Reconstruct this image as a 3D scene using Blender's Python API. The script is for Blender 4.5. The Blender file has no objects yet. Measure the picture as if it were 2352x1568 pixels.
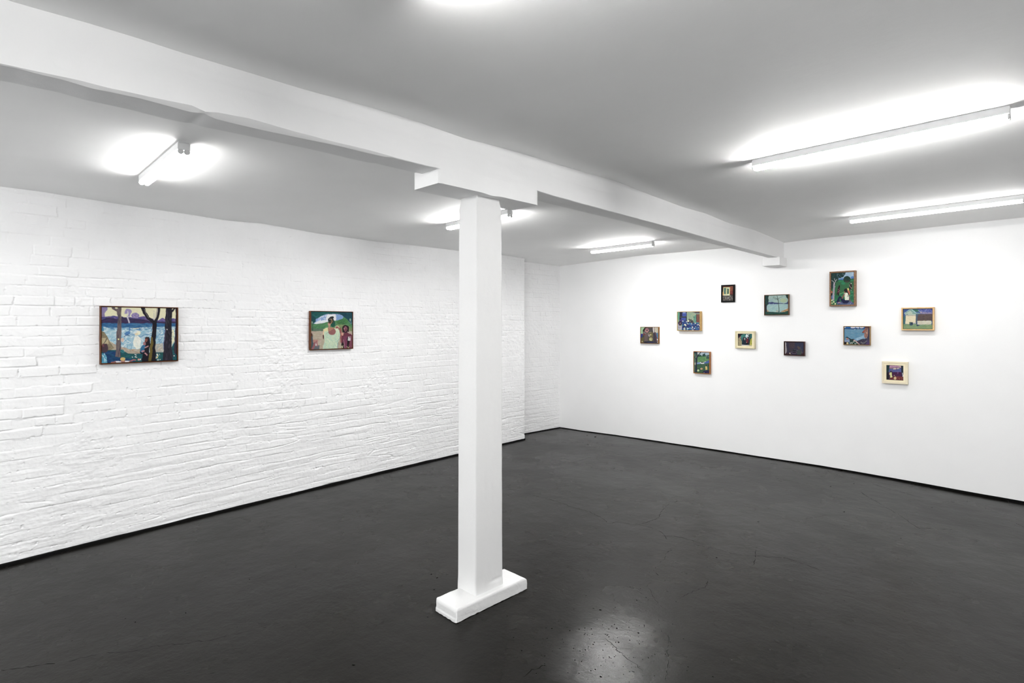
# Basement gallery room: painted brick wall, timber post and beam, small framed paintings, batten lights.
import bpy, math
import numpy as np

C = bpy.context.scene.collection
TUBE_STRENGTH = 300.0                        # lamp strengths differ: each tuned to balance wall and ceiling brightness
LAMP = {'a': .54, 'b': .17, 'c': .42, 'd': .48, 'e': .46, 'f': .54, 'g': .21, 'h': .64}
SKY_STRENGTH = 2.5  # fill daylight entering through the added back window
EXPOSURE = 0.33
FLOOR_A, FLOOR_B, FLOOR_R, FLOOR_SPEC = (.0060, .0055, .0047), (.0102, .0093, .0078), (.20, .34), .13
EYE = 1.70                                   # camera height in metres
YAW = math.atan2(1220, 1260)

# ---------------------------------------------------------------- helpers
def lin(h):
    h = h.lstrip('#'); o = []
    for i in (0, 2, 4):
        v = int(h[i:i+2], 16) / 255
        o.append(v / 12.92 if v <= 0.04045 else ((v + 0.055) / 1.055) ** 2.4)
    return np.array(o)

def mesh_obj(name, verts, faces, mats=(), parent=None, smooth=False, mat_idx=None):
    me = bpy.data.meshes.new(name)
    me.from_pydata([tuple(map(float, v)) for v in verts], [], [tuple(f) for f in faces])
    for m in mats: me.materials.append(m)
    if mat_idx is not None: me.polygons.foreach_set('material_index', mat_idx)
    if smooth: me.polygons.foreach_set('use_smooth', [True] * len(me.polygons))
    me.update()
    o = bpy.data.objects.new(name, me); C.objects.link(o)
    if parent is not None: o.parent = parent
    return o

def grid_obj(name, P, mats, flip=False, parent=None, extra=None, smooth=True, col=None):
    """P: (n, m, 3) array of points -> one quad-grid mesh (fast). extra: list of more such grids."""
    Ps = [P] + list(extra or []); V = []; F = []; off = 0
    for Q in Ps:
        n, m = Q.shape[:2]
        idx = np.arange(n * m).reshape(n, m) + off
        q = np.stack([idx[:-1, :-1], idx[1:, :-1], idx[1:, 1:], idx[:-1, 1:]], -1).reshape(-1, 4)
        if flip: q = q[:, ::-1]
        V.append(Q.reshape(-1, 3)); F.append(q); off += n * m
    V = np.concatenate(V).astype(np.float32); F = np.concatenate(F).astype(np.int32)
    me = bpy.data.meshes.new(name)
    me.vertices.add(len(V)); me.vertices.foreach_set('co', V.ravel())
    me.loops.add(F.size); me.loops.foreach_set('vertex_index', F.ravel())
    me.polygons.add(len(F))
    me.polygons.foreach_set('loop_start', np.arange(0, F.size, 4, dtype=np.int32))
    me.polygons.foreach_set('loop_total', np.full(len(F), 4, dtype=np.int32))
    me.polygons.foreach_set('use_smooth', np.full(len(F), smooth))
    for mm in mats: me.materials.append(mm)
    me.update(calc_edges=True); me.validate()
    if col is not None:
        a = me.color_attributes.new('paint', 'FLOAT_COLOR', 'POINT')
        a.data.foreach_set('color', np.concatenate([col.reshape(-1, 3), np.ones((col.size // 3, 1))], 1).astype(np.float32).ravel())
    o = bpy.data.objects.new(name, me); C.objects.link(o)
    if parent is not None: o.parent = parent
    return o

def tag(o, label, cat, group=None, kind=None):
    o['label'] = label; o['category'] = cat
    if group: o['group'] = group
    if kind: o['kind'] = kind
    return o

def empty(name, loc, rz=0.0):
    o = bpy.data.objects.new(name, None); C.objects.link(o)
    o.location = loc; o.rotation_euler = (0, 0, rz); o.empty_display_size = 0.1
    return o

class MB:
    def __init__(s): s.v = []; s.f = []
    def box(s, a, b, bev=0.0):
        x0, y0, z0 = a; x1, y1, z1 = b; n = len(s.v)
        s.v += [(x0,y0,z0),(x1,y0,z0),(x1,y1,z0),(x0,y1,z0),(x0,y0,z1),(x1,y0,z1),(x1,y1,z1),(x0,y1,z1)]
        s.f += [tuple(n+i for i in q) for q in ((0,3,2,1),(4,5,6,7),(0,1,5,4),(1,2,6,5),(2,3,7,6),(3,0,4,7))]
        return s
    def tube(s, p0, p1, r, n=20, cap=True, r1=None):
        p0 = np.array(p0, float); p1 = np.array(p1, float); d = p1 - p0; d /= np.linalg.norm(d)
        a = np.cross(d, (0, 0, 1)) if abs(d[2]) < .9 else np.cross(d, (1, 0, 0)); a /= np.linalg.norm(a); b = np.cross(d, a)
        k = len(s.v); r1 = r if r1 is None else r1
        for p, rr in ((p0, r), (p1, r1)):
            for i in range(n):
                t = 2 * math.pi * i / n; s.v.append(tuple(p + rr * (math.cos(t) * a + math.sin(t) * b)))
        for i in range(n):
            j = (i + 1) % n; s.f.append((k+i, k+j, k+n+j, k+n+i))
        if cap: s.f.append(tuple(k+i for i in range(n))[::-1]); s.f.append(tuple(k+n+i for i in range(n)))
        return s
    def build(s, name, mat, parent=None, bevel=0, smooth=False, segs=2):
        o = mesh_obj(name, s.v, s.f, [mat] if not isinstance(mat, (list, tuple)) else mat, parent, smooth)
        if bevel:
            m = o.modifiers.new('bevel', 'BEVEL'); m.width = bevel; m.segments = segs; m.limit_method = 'ANGLE'
        return o

# ---- numpy noise
_T = np.random.RandomState(7).rand(256, 256)
def vn(x, y, seed=0):
    x = np.asarray(x, float) + seed * 17.31; y = np.asarray(y, float) + seed * 9.77
    xi = np.floor(x).astype(int); yi = np.floor(y).astype(int)
    fx = x - xi; fy = y - yi; fx = fx*fx*(3-2*fx); fy = fy*fy*(3-2*fy)
    a = _T[xi & 255, yi & 255]; b = _T[(xi+1) & 255, yi & 255]; c = _T[xi & 255, (yi+1) & 255]; d = _T[(xi+1) & 255, (yi+1) & 255]
    return (a*(1-fx)+b*fx)*(1-fy) + (c*(1-fx)+d*fx)*fy
def fbm(x, y, seed=0, o=4):
    r = 0; a = .5; t = 0
    for i in range(o):
        r = r + a * vn(x * 2**i, y * 2**i, seed + i * 3); t += a; a *= .5
    return r / t * 2 - 1
def sst(a, b, x):
    t = np.clip((x - a) / (b - a), 0, 1); return t*t*(3-2*t)

# ---------------------------------------------------------------- materials
def mat(name, color=(.8, .8, .8), rough=.5, spec=.5, metal=0.0):
    m = bpy.data.materials.new(name); m.use_nodes = True
    b = m.node_tree.nodes['Principled BSDF']
    b.inputs['Base Color'].default_value = (*color, 1); b.inputs['Roughness'].default_value = rough
    b.inputs['Specular IOR Level'].default_value = spec; b.inputs['Metallic'].default_value = metal
    return m, m.node_tree, b

def noise_node(nt, scale, detail=4, rough=.5, coord='Object', vscale=None, dist=0.0):
    tc = nt.nodes.new('ShaderNodeTexCoord'); mp = nt.nodes.new('ShaderNodeMapping')
    n = nt.nodes.new('ShaderNodeTexNoise')
    nt.links.new(tc.outputs[coord], mp.inputs[0]); nt.links.new(mp.outputs[0], n.inputs['Vector'])
    if vscale: mp.inputs['Scale'].default_value = vscale
    n.inputs['Scale'].default_value = scale; n.inputs['Detail'].default_value = detail
    n.inputs['Roughness'].default_value = rough; n.inputs['Distortion'].default_value = dist
    return n

def ramp(nt, src, stops):
    r = nt.nodes.new('ShaderNodeValToRGB'); nt.links.new(src, r.inputs[0])
    e = r.color_ramp.elements
    while len(e) < len(stops): e.new(.5)
    for el, (p, c) in zip(e, stops):
        el.position = p; el.color = (*c, 1) if len(c) == 3 else c
    return r.outputs[0]

def bump(nt, b, srcs):
    prev = None
    for src, strength, dist in srcs:
        n = nt.nodes.new('ShaderNodeBump'); n.inputs['Strength'].default_value = strength; n.inputs['Distance'].default_value = dist
        nt.links.new(src, n.inputs['Height'])
        if prev is not None: nt.links.new(prev, n.inputs['Normal'])
        prev = n.outputs[0]
    nt.links.new(prev, b.inputs['Normal'])

def g(v): return (v, v, v)
def white_paint(name, v, tint=(1, 1, 1), fine=1.0, rough=.55, vary=.02):
    m, nt, b = mat(name, rough=rough, spec=.3)
    n1 = noise_node(nt, 3.5, 2); lo = tuple(v * (1 - vary) * t for t in tint); hi = tuple(min(.97, v * (1 + vary)) * t for t in tint)
    nt.links.new(ramp(nt, n1.outputs[0], [(.3, lo), (.7, hi)]), b.inputs['Base Color'])
    n2 = noise_node(nt, 160, 1.5); n3 = noise_node(nt, 22, 2.5)
    bump(nt, b, [(n3.outputs[0], .35 * fine, .004), (n2.outputs[0], .3 * fine, .0012)])
    return m

M = {}
M['brick'] = white_paint('white_painted_brick', .87, (1, 1, 1.005), 1.0, .6)
M['plaster'] = white_paint('white_wall_paint', .885, (1, 1, 1), .35, .6, .008)
M['ceiling'] = white_paint('white_ceiling_paint', .92, (1, 1, .995), .5, .7, .01)
M['timber'] = white_paint('white_painted_timber', .80, (1, 1, 1), 1.0, .5, .015)
M['post'] = white_paint('white_painted_post', .72, (1, 1, .998), 1.0, .5, .015)
M['base'] = white_paint('white_painted_concrete', .70, (1, 1, .998), 2.2, .5, .01)
M['enamel'] = mat('white_enamel', g(.82), .35)[0]
M['socket'] = mat('white_plastic', g(.7), .4)[0]
M['black'] = mat('matte_black', g(.004), .8, .1)[0]
M['crack'] = mat('crack_black', (.003, .003, .003), 1.0, .0)[0]
def emit(name, s):
    m = bpy.data.materials.new(name); m.use_nodes = True; nt = m.node_tree
    for n in list(nt.nodes): nt.nodes.remove(n)
    e = nt.nodes.new('ShaderNodeEmission'); o = nt.nodes.new('ShaderNodeOutputMaterial')
    e.inputs[0].default_value = (1, .995, .985, 1); e.inputs[1].default_value = s
    nt.links.new(e.outputs[0], o.inputs[0]); return m
for _k in LAMP: M['tube_' + _k] = emit('lit_tube', TUBE_STRENGTH * LAMP[_k])

# floor paint: worn dark grey gloss paint on concrete
m, nt, b = mat('dark_floor_paint', rough=.4, spec=FLOOR_SPEC)
n1 = noise_node(nt, .7, 4, .6); n2 = noise_node(nt, 9, 5, .65, vscale=(1, .45, 1)); n3 = noise_node(nt, 55, 2, .5)
c1 = ramp(nt, n1.outputs[0], [(.3, FLOOR_A), (.7, FLOOR_B)])
c2 = ramp(nt, n2.outputs[0], [(.28, g(.72)), (.5, g(1)), (.8, g(1.15))])
mx = nt.nodes.new('ShaderNodeMix'); mx.data_type = 'RGBA'; mx.blend_type = 'MULTIPLY'; mx.inputs[0].default_value = 1
nt.links.new(c1, mx.inputs[6]); nt.links.new(c2, mx.inputs[7]); nt.links.new(mx.outputs[2], b.inputs['Base Color'])
nr = noise_node(nt, 1.1, 5, .6)
rr_ = ramp(nt, nr.outputs[0], [(.3, g(FLOOR_R[0])), (.7, g(FLOOR_R[1]))])
# glossier patch added where the lamp reflects, to strengthen that highlight
tcw = nt.nodes.new('ShaderNodeTexCoord'); mpw = nt.nodes.new('ShaderNodeMapping'); vl = nt.nodes.new('ShaderNodeVectorMath'); vl.operation = 'LENGTH'
nt.links.new(tcw.outputs['Object'], mpw.inputs[0]); nt.links.new(mpw.outputs[0], vl.inputs[0])
mpw.inputs['Location'].default_value = (1.66 * 1.9, -2.40 * 1.1, 0); mpw.inputs['Scale'].default_value = (1.9, 1.1, 1)
nw = noise_node(nt, 2.6, 5, .6); ad = nt.nodes.new('ShaderNodeMath'); ad.operation = 'ADD'
nt.links.new(vl.outputs['Value'], ad.inputs[0]); nt.links.new(nw.outputs[0], ad.inputs[1])
wm = ramp(nt, ad.outputs[0], [(.45, g(1)), (1.15, g(0))])
def mixf(a, bval, out):
    m_ = nt.nodes.new('ShaderNodeMix'); m_.data_type = 'RGBA'; nt.links.new(wm, m_.inputs[0])
    if isinstance(a, float): m_.inputs[6].default_value = (a, a, a, 1)
    else: nt.links.new(a, m_.inputs[6])
    m_.inputs[7].default_value = (bval, bval, bval, 1); nt.links.new(m_.outputs[2], out)
mixf(rr_, .235, b.inputs['Roughness']); mixf(float(FLOOR_SPEC), .50, b.inputs['Specular IOR Level'])
vz = nt.nodes.new('ShaderNodeTexVoronoi'); vz.inputs['Scale'].default_value = 14
tcv = nt.nodes.new('ShaderNodeTexCoord'); nt.links.new(tcv.outputs['Object'], vz.inputs['Vector'])
pit = ramp(nt, vz.outputs['Distance'], [(.02, g(0)), (.07, g(1))])
bump(nt, b, [(noise_node(nt, 4, 5, .6).outputs[0], .25, .02), (n3.outputs[0], .25, .002), (noise_node(nt, 260, 1).outputs[0], .35, .0008), (pit, .3, .0015)])
M['floor'] = m

def wood(name, ca, cb, scale=30, rough=.45):
    m, nt, b = mat(name, rough=rough, spec=.22)
    n = noise_node(nt, scale, 5, .6, vscale=(1, 1, 1), dist=.5)
    nt.links.new(ramp(nt, n.outputs[0], [(.3, tuple(lin(ca))), (.7, tuple(lin(cb)))]), b.inputs['Base Color'])
    bump(nt, b, [(n.outputs[0], .2, .0006)])
    return m
m, nt, b = mat('artist_paint', rough=.5, spec=.12)
at = nt.nodes.new('ShaderNodeAttribute'); at.attribute_name = 'paint'
nt.links.new(at.outputs['Color'], b.inputs['Base Color'])
nb = noise_node(nt, 120, 4, .6, vscale=(1, 1, 1.6)); bump(nt, b, [(nb.outputs[0], .35, .0012)])
M['paint'] = m

# ---------------------------------------------------------------- measured room geometry (metres)
WALL_L = (-5.2409, -0.04764)
WALL_R = (7.1292, 0.01025)
BEAM_P = (-2.4119, 0.0205)
LEFT_TOP = [(0.266, 2.6699), (0.5051, 2.6731), (1.0573, 2.6564), (1.4649, 2.6553), (1.785, 2.6479), (2.0882, 2.6648), (2.6766, 2.6411), (3.3775, 2.6394), (4.0005, 2.6577), (4.617, 2.6629), (5.4968, 2.6937), (5.9261, 2.6835)]
RIGHT_TOP = [(-5.7523, 2.6729), (-4.1903, 2.7147), (-3.6814, 2.7086), (-2.9676, 2.7047), (-2.2569, 2.7034), (-1.785, 2.713), (-1.0534, 2.7088), (-0.7394, 2.7162), (-0.1307, 2.7233)]
BEAM_TOP = [(0.1416, 2.7524), (0.2239, 2.7542), (0.3166, 2.758), (0.4134, 2.7594), (0.5089, 2.7596), (0.6171, 2.7563), (0.7652, 2.7587), (0.9859, 2.7584), (1.1423, 2.7594), (1.3237, 2.7698), (1.5353, 2.7751), (1.7472, 2.7755), (2.0649, 2.7631), (2.2358, 2.7727), (2.4938, 2.7816), (2.8195, 2.7829), (3.224, 2.7873), (3.5468, 2.7968), (4.1323, 2.7693), (4.6054, 2.7544), (4.9993, 2.7627), (5.5476, 2.7362), (6.1838, 2.7451), (6.7235, 2.7188), (7.1305, 2.699)]
BEAM_BOT = [(0.122, 2.5409), (0.2005, 2.5436), (0.3344, 2.5488), (0.4134, 2.5485), (0.5863, 2.5552), (0.6741, 2.5605), (0.7206, 2.548), (0.7652, 2.5579), (0.8902, 2.567), (1.0663, 2.5604), (1.2535, 2.5575), (1.4567, 2.5604), (1.6165, 2.5551), (1.8452, 2.5563), (2.6782, 2.5731), (2.8195, 2.5664), (3.4709, 2.5571), (3.7644, 2.5561), (4.522, 2.5462), (5.5692, 2.5235), (6.9014, 2.5068)]
CHAMFER = [(0.1226, 2.5412), (0.2011, 2.5384), (0.2856, 2.5402), (0.3621, 2.5365), (0.4998, 2.5422), (0.6517, 2.541), (0.7174, 2.5417), (0.769, 2.538), (0.894, 2.5399), (1.0716, 2.542), (1.2924, 2.5474), (1.5429, 2.5489), (1.6417, 2.5605)]
BOLSTER = {'x': (-2.6064, -2.3734, -2.357), 'y': (1.8761, 2.6761), 'z': 2.477}
FARBOT = [(-2.6364, 0.1335, 2.56), (-2.6173, 0.2824, 2.56), (-2.6262, 0.4517, 2.56), (-2.6309, 0.6428, 2.56), (-2.6119, 0.8341, 2.56), (-2.5844, 1.1087, 2.56), (-2.5738, 1.4389, 2.56), (-2.5431, 1.852, 2.56), (-2.5121, 2.8544, 2.56), (-2.5063, 4.0411, 2.56), (-2.5273, 4.7456, 2.56), (-2.5301, 6.0814, 2.56), (-2.5316, 7.4199, 2.56)]
COL_BOT = [(-2.4392, 2.1977, 0.083), (-2.608, 2.2173, 0.083), (-2.4352, 2.4326, 0.083)]
COL_TOP = [(-2.4189, 2.2004, 2.477), (-2.5876, 2.1937, 2.477), (-2.4176, 2.4074, 2.477)]
BASE = [(-2.599, 2.0285, 0), (-2.3999, 2.0226, 0), (-2.3862, 2.6096, 0)]
BASETOP = [0.06938374400471203, 0.07573710556664293, 0.08034133418169342]
RECESS = [(-5.7854, 6.2769, 0), (-5.7691, 6.801, 0), (-5.7304, 7.0319, 0)]
RIGHTFLOOR = [(-5.7459, 7.0702, 0), (-5.2457, 7.0905, 0), (-4.6745, 7.1662, 0), (-1.8469, 7.3019, 0), (-1.1671, 7.2498, 0), (-0.5806, 7.1621, 0), (-0.1307, 7.1278, 0)]
LEFTFLOOR = [(-5.2536, 0.266, 0), (-5.3132, 0.7247, 0), (-5.3255, 1.2417, 0), (-5.4045, 1.8491, 0), (-5.4857, 4.6602, 0), (-5.4717, 5.4658, 0), (-5.5261, 5.986, 0)]
CORBEL = [(-2.5231, 7.1033, 2.5408), (-2.5231, 7.1033, 2.4332), (-2.2366, 7.1062, 2.5054), (-2.2366, 7.1062, 2.4076), (-2.3176, 7.1104, 2.4332), (-2.5281, 7.4096, 2.4332)]
L5 = [(-1.3077, 3.5031, 2.7306), (-0.1121, 3.4637, 2.7306)]
L4 = [(-1.3241, 5.9656, 2.7306), (-0.1082, 5.9004, 2.7306)]
L3 = [(-4.1046, 5.6607, 2.6669), (-3.2228, 5.6341, 2.6669), (-3.2288, 5.7243, 2.6669)]
L2_ = [(-4.0693, 3.3006, 2.6669), (-3.2183, 3.2709, 2.6669)]
L1 = [(-4.1881, 0.8658, 2.6669), (-3.272, 0.8493, 2.6669), (-3.2799, 0.9103, 2.6669)]
L6 = [(-1.3338, 0.9495, 2.6506)]
PAINT = {'P1': ('L', 1.1024, 1.6208, 0.5403, 0.4556, 0.0375), 'P2': ('L', 2.8134, 1.6431, 0.4898, 0.3997, 0.041), 'P3': ('R', -1.6319, 2.1103, 0.2585, 0.3962, 0.0653), 'P4': ('R', -0.944, 1.7633, 0.2785, 0.2408, 0.06), 'P5': ('R', -1.4953, 1.5805, 0.2588, 0.2123, 0.0507), 'P6': ('R', -1.1433, 1.1878, 0.2304, 0.2376, 0.0466), 'P7': ('R', -2.3454, 1.9452, 0.2838, 0.2511, 0.0419), 'P8': ('R', -2.1441, 1.4173, 0.2301, 0.1715, 0.0412), 'P9': ('R', -4.0763, 1.5521, 0.2907, 0.2392, 0.0413), 'P10': ('R', -3.4694, 1.7522, 0.3321, 0.2632, 0.0656), 'P11': ('R', -2.9471, 2.1088, 0.175, 0.2268, 0.0293), 'P12': ('R', -3.2939, 1.1947, 0.2284, 0.2972, 0.0445), 'P13': ('R', -2.7239, 1.5109, 0.245, 0.2215, 0.0421)}
CRACKS = [[(-3.7946, 4.0714), (-3.5767, 4.0879), (-3.3459, 4.0966), (-3.1887, 4.0741), (-2.98, 4.0827), (-2.8175, 4.0313), (-2.6726, 3.9512), (-2.6386, 4.0319), (-2.545, 4.0653), (-2.468, 4.1116), (-2.3559, 4.1188), (-2.2638, 4.0964), (-2.1393, 3.9849)], [(-2.468, 4.1116), (-2.4515, 4.2372), (-2.4289, 4.3573), (-2.4942, 4.5263), (-2.5607, 4.7977)], [(-2.5213, 4.8359), (-2.5686, 4.9704)], [(-2.2133, 4.0166), (-2.1424, 4.0852), (-2.063, 4.0997), (-1.9267, 4.0909), (-1.8044, 4.0748), (-1.6591, 4.069), (-1.5219, 4.1488), (-1.342, 4.271), (-1.251, 4.2578), (-1.0928, 4.2191)], [(-2.0198, 3.8289), (-2.0188, 3.7387), (-1.9743, 3.6246), (-1.9621, 3.52)], [(-1.9469, 3.4232), (-1.8722, 3.3586)], [(-1.8454, 3.1715), (-1.7764, 3.1057), (-1.6356, 2.9855)], [(-1.8784, 3.0856), (-1.806, 3.0514)], [(-1.6252, 3.1635), (-1.611, 3.2789), (-1.5907, 3.3776), (-1.577, 3.4314), (-1.6008, 3.5483)], [(-1.7166, 2.4966), (-1.6248, 2.4555), (-1.5333, 2.4221), (-1.4532, 2.4007), (-1.398, 2.3755)], [(-1.4798, 2.7645), (-1.374, 2.5594), (-1.2886, 2.3795)], [(-1.8082, 1.9401), (-1.8116, 2.0061), (-1.7842, 2.0882)], [(-2.4905, 5.4694), (-2.4188, 5.6293)], [(-4.2333, 5.1556), (-4.1813, 5.3998), (-4.1678, 5.7722)], [(-1.5822, 4.3278), (-1.5172, 4.1359), (-1.4736, 3.9767)], [(-3.6895, 0.1868), (-3.6509, 0.2395), (-3.6082, 0.3272), (-3.5686, 0.3813), (-3.5402, 0.4326), (-3.5328, 0.4829), (-3.5062, 0.5361)], [(-3.4939, 0.5828), (-3.4377, 0.6373), (-3.4021, 0.6858), (-3.3834, 0.7541), (-3.3483, 0.8203), (-3.2958, 0.8829), (-3.2638, 0.9408), (-3.2212, 1.0078), (-3.2132, 1.0696), (-3.1632, 1.1733), (-3.1523, 1.2325)], [(-1.7635, 6.9722), (-1.6884, 6.9061), (-1.5724, 6.8577)], [(-1.3221, 6.4234), (-1.2372, 6.3107), (-1.1563, 6.224), (-1.0949, 6.1447), (-0.9789, 5.9949), (-0.8878, 5.8732), (-0.8139, 5.7471), (-0.742, 5.6607), (-0.6784, 5.7283), (-0.6049, 5.7631), (-0.5474, 5.8248), (-0.4969, 5.8376)], [(-1.3086, 6.8092), (-1.1661, 6.7332), (-1.0369, 6.6996), (-0.9102, 6.6485), (-0.7935, 6.6363)], [(-0.169, 6.3876), (-0.1158, 6.313)]]
SPOTS = [(-2.4336, 3.6277, 0.0113), (-1.9373, 2.705, 0.0104), (-1.8998, 2.7182, 0.012), (-1.8519, 2.8064, 0.0061), (-1.8162, 2.806, 0.0043), (-1.8035, 2.971, 0.0124), (-1.7788, 3.0398, 0.0081), (-1.8656, 3.1168, 0.0065), (-1.7225, 3.2048, 0.011), (-1.8104, 2.4405, 0.0063), (-1.7971, 2.4515, 0.0063), (-1.8158, 2.5147, 0.0072), (-1.6065, 2.6614, 0.0111), (-1.6033, 2.5683, 0.0062), (-1.6351, 2.5095, 0.0077), (-1.4501, 2.4992, 0.0118), (-1.5039, 2.4471, 0.0088), (-1.4443, 2.3461, 0.0099), (-1.5984, 2.2078, 0.0071), (-1.536, 2.2037, 0.0097), (-1.4023, 2.5864, 0.0074), (-1.579, 2.3863, 0.0052), (-1.6758, 2.2373, 0.0073), (-1.7281, 2.4194, 0.0062), (-1.7172, 2.5249, 0.011), (-1.7178, 2.6177, 0.0097), (-1.7145, 3.9206, 0.0105), (-1.7005, 3.9829, 0.0064), (-1.7677, 4.8848, 0.0149), (-1.9499, 3.458, 0.006), (-1.3993, 2.7809, 0.0062), (-1.4073, 3.1722, 0.0043), (-1.8706, 2.3246, 0.0062), (-2.259, 4.6958, 0.0052), (-1.8086, 3.33, 0.0057), (-2.121, 2.9375, 0.0056), (-1.5016, 2.3458, 0.0043), (-1.5116, 2.2349, 0.0056), (-1.3952, 2.3507, 0.0042), (-1.7498, 2.6444, 0.0065), (-1.8514, 2.6202, 0.005), (-1.6749, 2.6755, 0.0065), (-1.8142, 2.6241, 0.005), (-1.7481, 2.731, 0.0042), (-1.5713, 2.147, 0.0041), (-1.44, 2.5465, 0.0074), (-1.4444, 2.5251, 0.0059), (-1.4352, 6.6719, 0.0144), (-1.2995, 5.6845, 0.0141), (-1.591, 6.4155, 0.0122), (-1.2113, 5.2989, 0.0099), (-1.2068, 5.2167, 0.0081), (-0.7409, 6.3653, 0.0144), (-1.0421, 5.1781, 0.0079), (-0.8139, 5.3003, 0.0093), (-0.5799, 5.6746, 0.0063), (-0.984, 4.9214, 0.0067), (-0.9327, 4.9123, 0.0067), (-1.0431, 5.0839, 0.0054), (-1.1562, 5.5461, 0.0059), (-0.5243, 6.8238, 0.0065), (-0.8516, 6.2469, 0.0054), (-3.8171, 0.7243, 0.0081), (-3.7318, 0.7551, 0.0093), (-3.7543, 0.4735, 0.0062), (-3.638, 0.9868, 0.0096), (-3.813, 1.4143, 0.0062), (-3.4604, 1.2801, 0.0056), (-3.7646, 0.9102, 0.0048), (-3.7258, 0.5192, 0.005), (-3.8948, 0.481, 0.0052), (-2.9295, 2.3012, 0.0146), (-2.8114, 2.1837, 0.0112), (-2.9959, 2.3033, 0.0119), (-2.5757, 1.952, 0.0076), (-2.477, 1.4192, 0.0152), (-5.8659, 5.2019, 0.0124), (-4.6286, 6.3211, 0.0246), (-4.8522, 6.8136, 0.0328), (-5.0146, 6.837, 0.02)]
X_SIDE, Y_BACK = 1.5, -3.1                   # walls behind and beside the camera
def wl_x(Y): return WALL_L[0] + WALL_L[1] * Y
def wr_y(X): return WALL_R[0] + WALL_R[1] * X
Y_PIER = 5.985                               # where the brick pier steps back
def I(pts, x): 
    p = np.array(pts, float); return np.interp(x, p[:, 0], p[:, 1])
def smooth_curve(pts, n=400):
    """piecewise points -> softly smoothed table"""
    p = np.array(pts, float); t = np.linspace(p[0, 0], p[-1, 0], n); v = np.interp(t, p[:, 0], p[:, 1])
    k = np.ones(7) / 7; vp = np.pad(v, 3, 'edge'); return np.stack([t, np.convolve(vp, k, 'valid')], 1)

_RX = np.array([(-5.75, .0), (-5.2457, .004), (-4.6745, .020), (-3.3, .036), (-1.8469, .045), (-1.1671, .031), (-.5806, .010), (-.1307, 0), (1.5, 0)])
def floor_z(X, Y):
    """old concrete floor: rises a little towards the walls"""
    X = np.asarray(X, float); Y = np.asarray(Y, float)
    a = np.interp(X, _RX[:, 0], _RX[:, 1]) * np.exp(-((Y - 7.13) / .8) ** 2)
    b = .016 * np.sin(np.clip((Y - .3) / 5.6, 0, 1) * math.pi) * np.exp(-((X - wl_x(Y)) / .7) ** 2)
    return a + b
BT = smooth_curve(BEAM_TOP); LT = smooth_curve(LEFT_TOP); RT = smooth_curve(RIGHT_TOP)
def beam_x(Y): return BEAM_P[0] + BEAM_P[1] * Y
def ceil_z(X, Y, left):
    X = np.asarray(X, float); Y = np.asarray(Y, float)
    if left:
        z = 2.667 + 0 * X
        w = np.exp(-((X - wl_x(Y)) / .55) ** 2); z = z * (1 - w) + I(LT, Y) * w
    else:
        z = 2.7306 + 0 * X
        w = np.exp(-((X - beam_x(Y)) / .45) ** 2); z = z * (1 - w) + I(BT, Y) * w
    w = np.exp(-((Y - 7.1) / .45) ** 2)
    if not left: w = w * (1 - np.exp(-((X - beam_x(Y)) / .15) ** 2))
    z = z * (1 - w) + I(RT, X) * w
    return z + .003 * fbm(X * 1.2, Y * 1.2, 5, 3)

# ceiling: left and right bay in one surface (they meet inside the beam)
def ceil_patch(x0, x1, y0, y1, left, st=.06):
    xs = np.arange(x0, x1 + st, st); ys = np.arange(y0, y1 + st, st)
    X, Y = np.meshgrid(xs, ys, indexing='ij')
    return np.stack([X, Y, ceil_z(X, Y, left)], -1)
def bay(left):
    ys = np.arange(Y_BACK - .1, 7.65, .05)
    if left: s = np.linspace(0, 1, 70); xa = np.full_like(ys, -6.0); xb = beam_x(ys) - .07
    else: s = np.linspace(0, 1, 80); xa = beam_x(ys) - .07; xb = np.full_like(ys, X_SIDE + .1)
    X = xa[None] + (xb - xa)[None] * s[:, None]; Y = np.repeat(ys[None], len(s), 0)
    return np.stack([X, Y, ceil_z(X, Y, left)], -1)
ce = grid_obj('ceiling', bay(True), [M['ceiling']], flip=True, extra=[bay(False)])
tag(ce, 'slightly uneven white painted ceiling above the beam and lights', 'ceiling', kind='structure')

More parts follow.
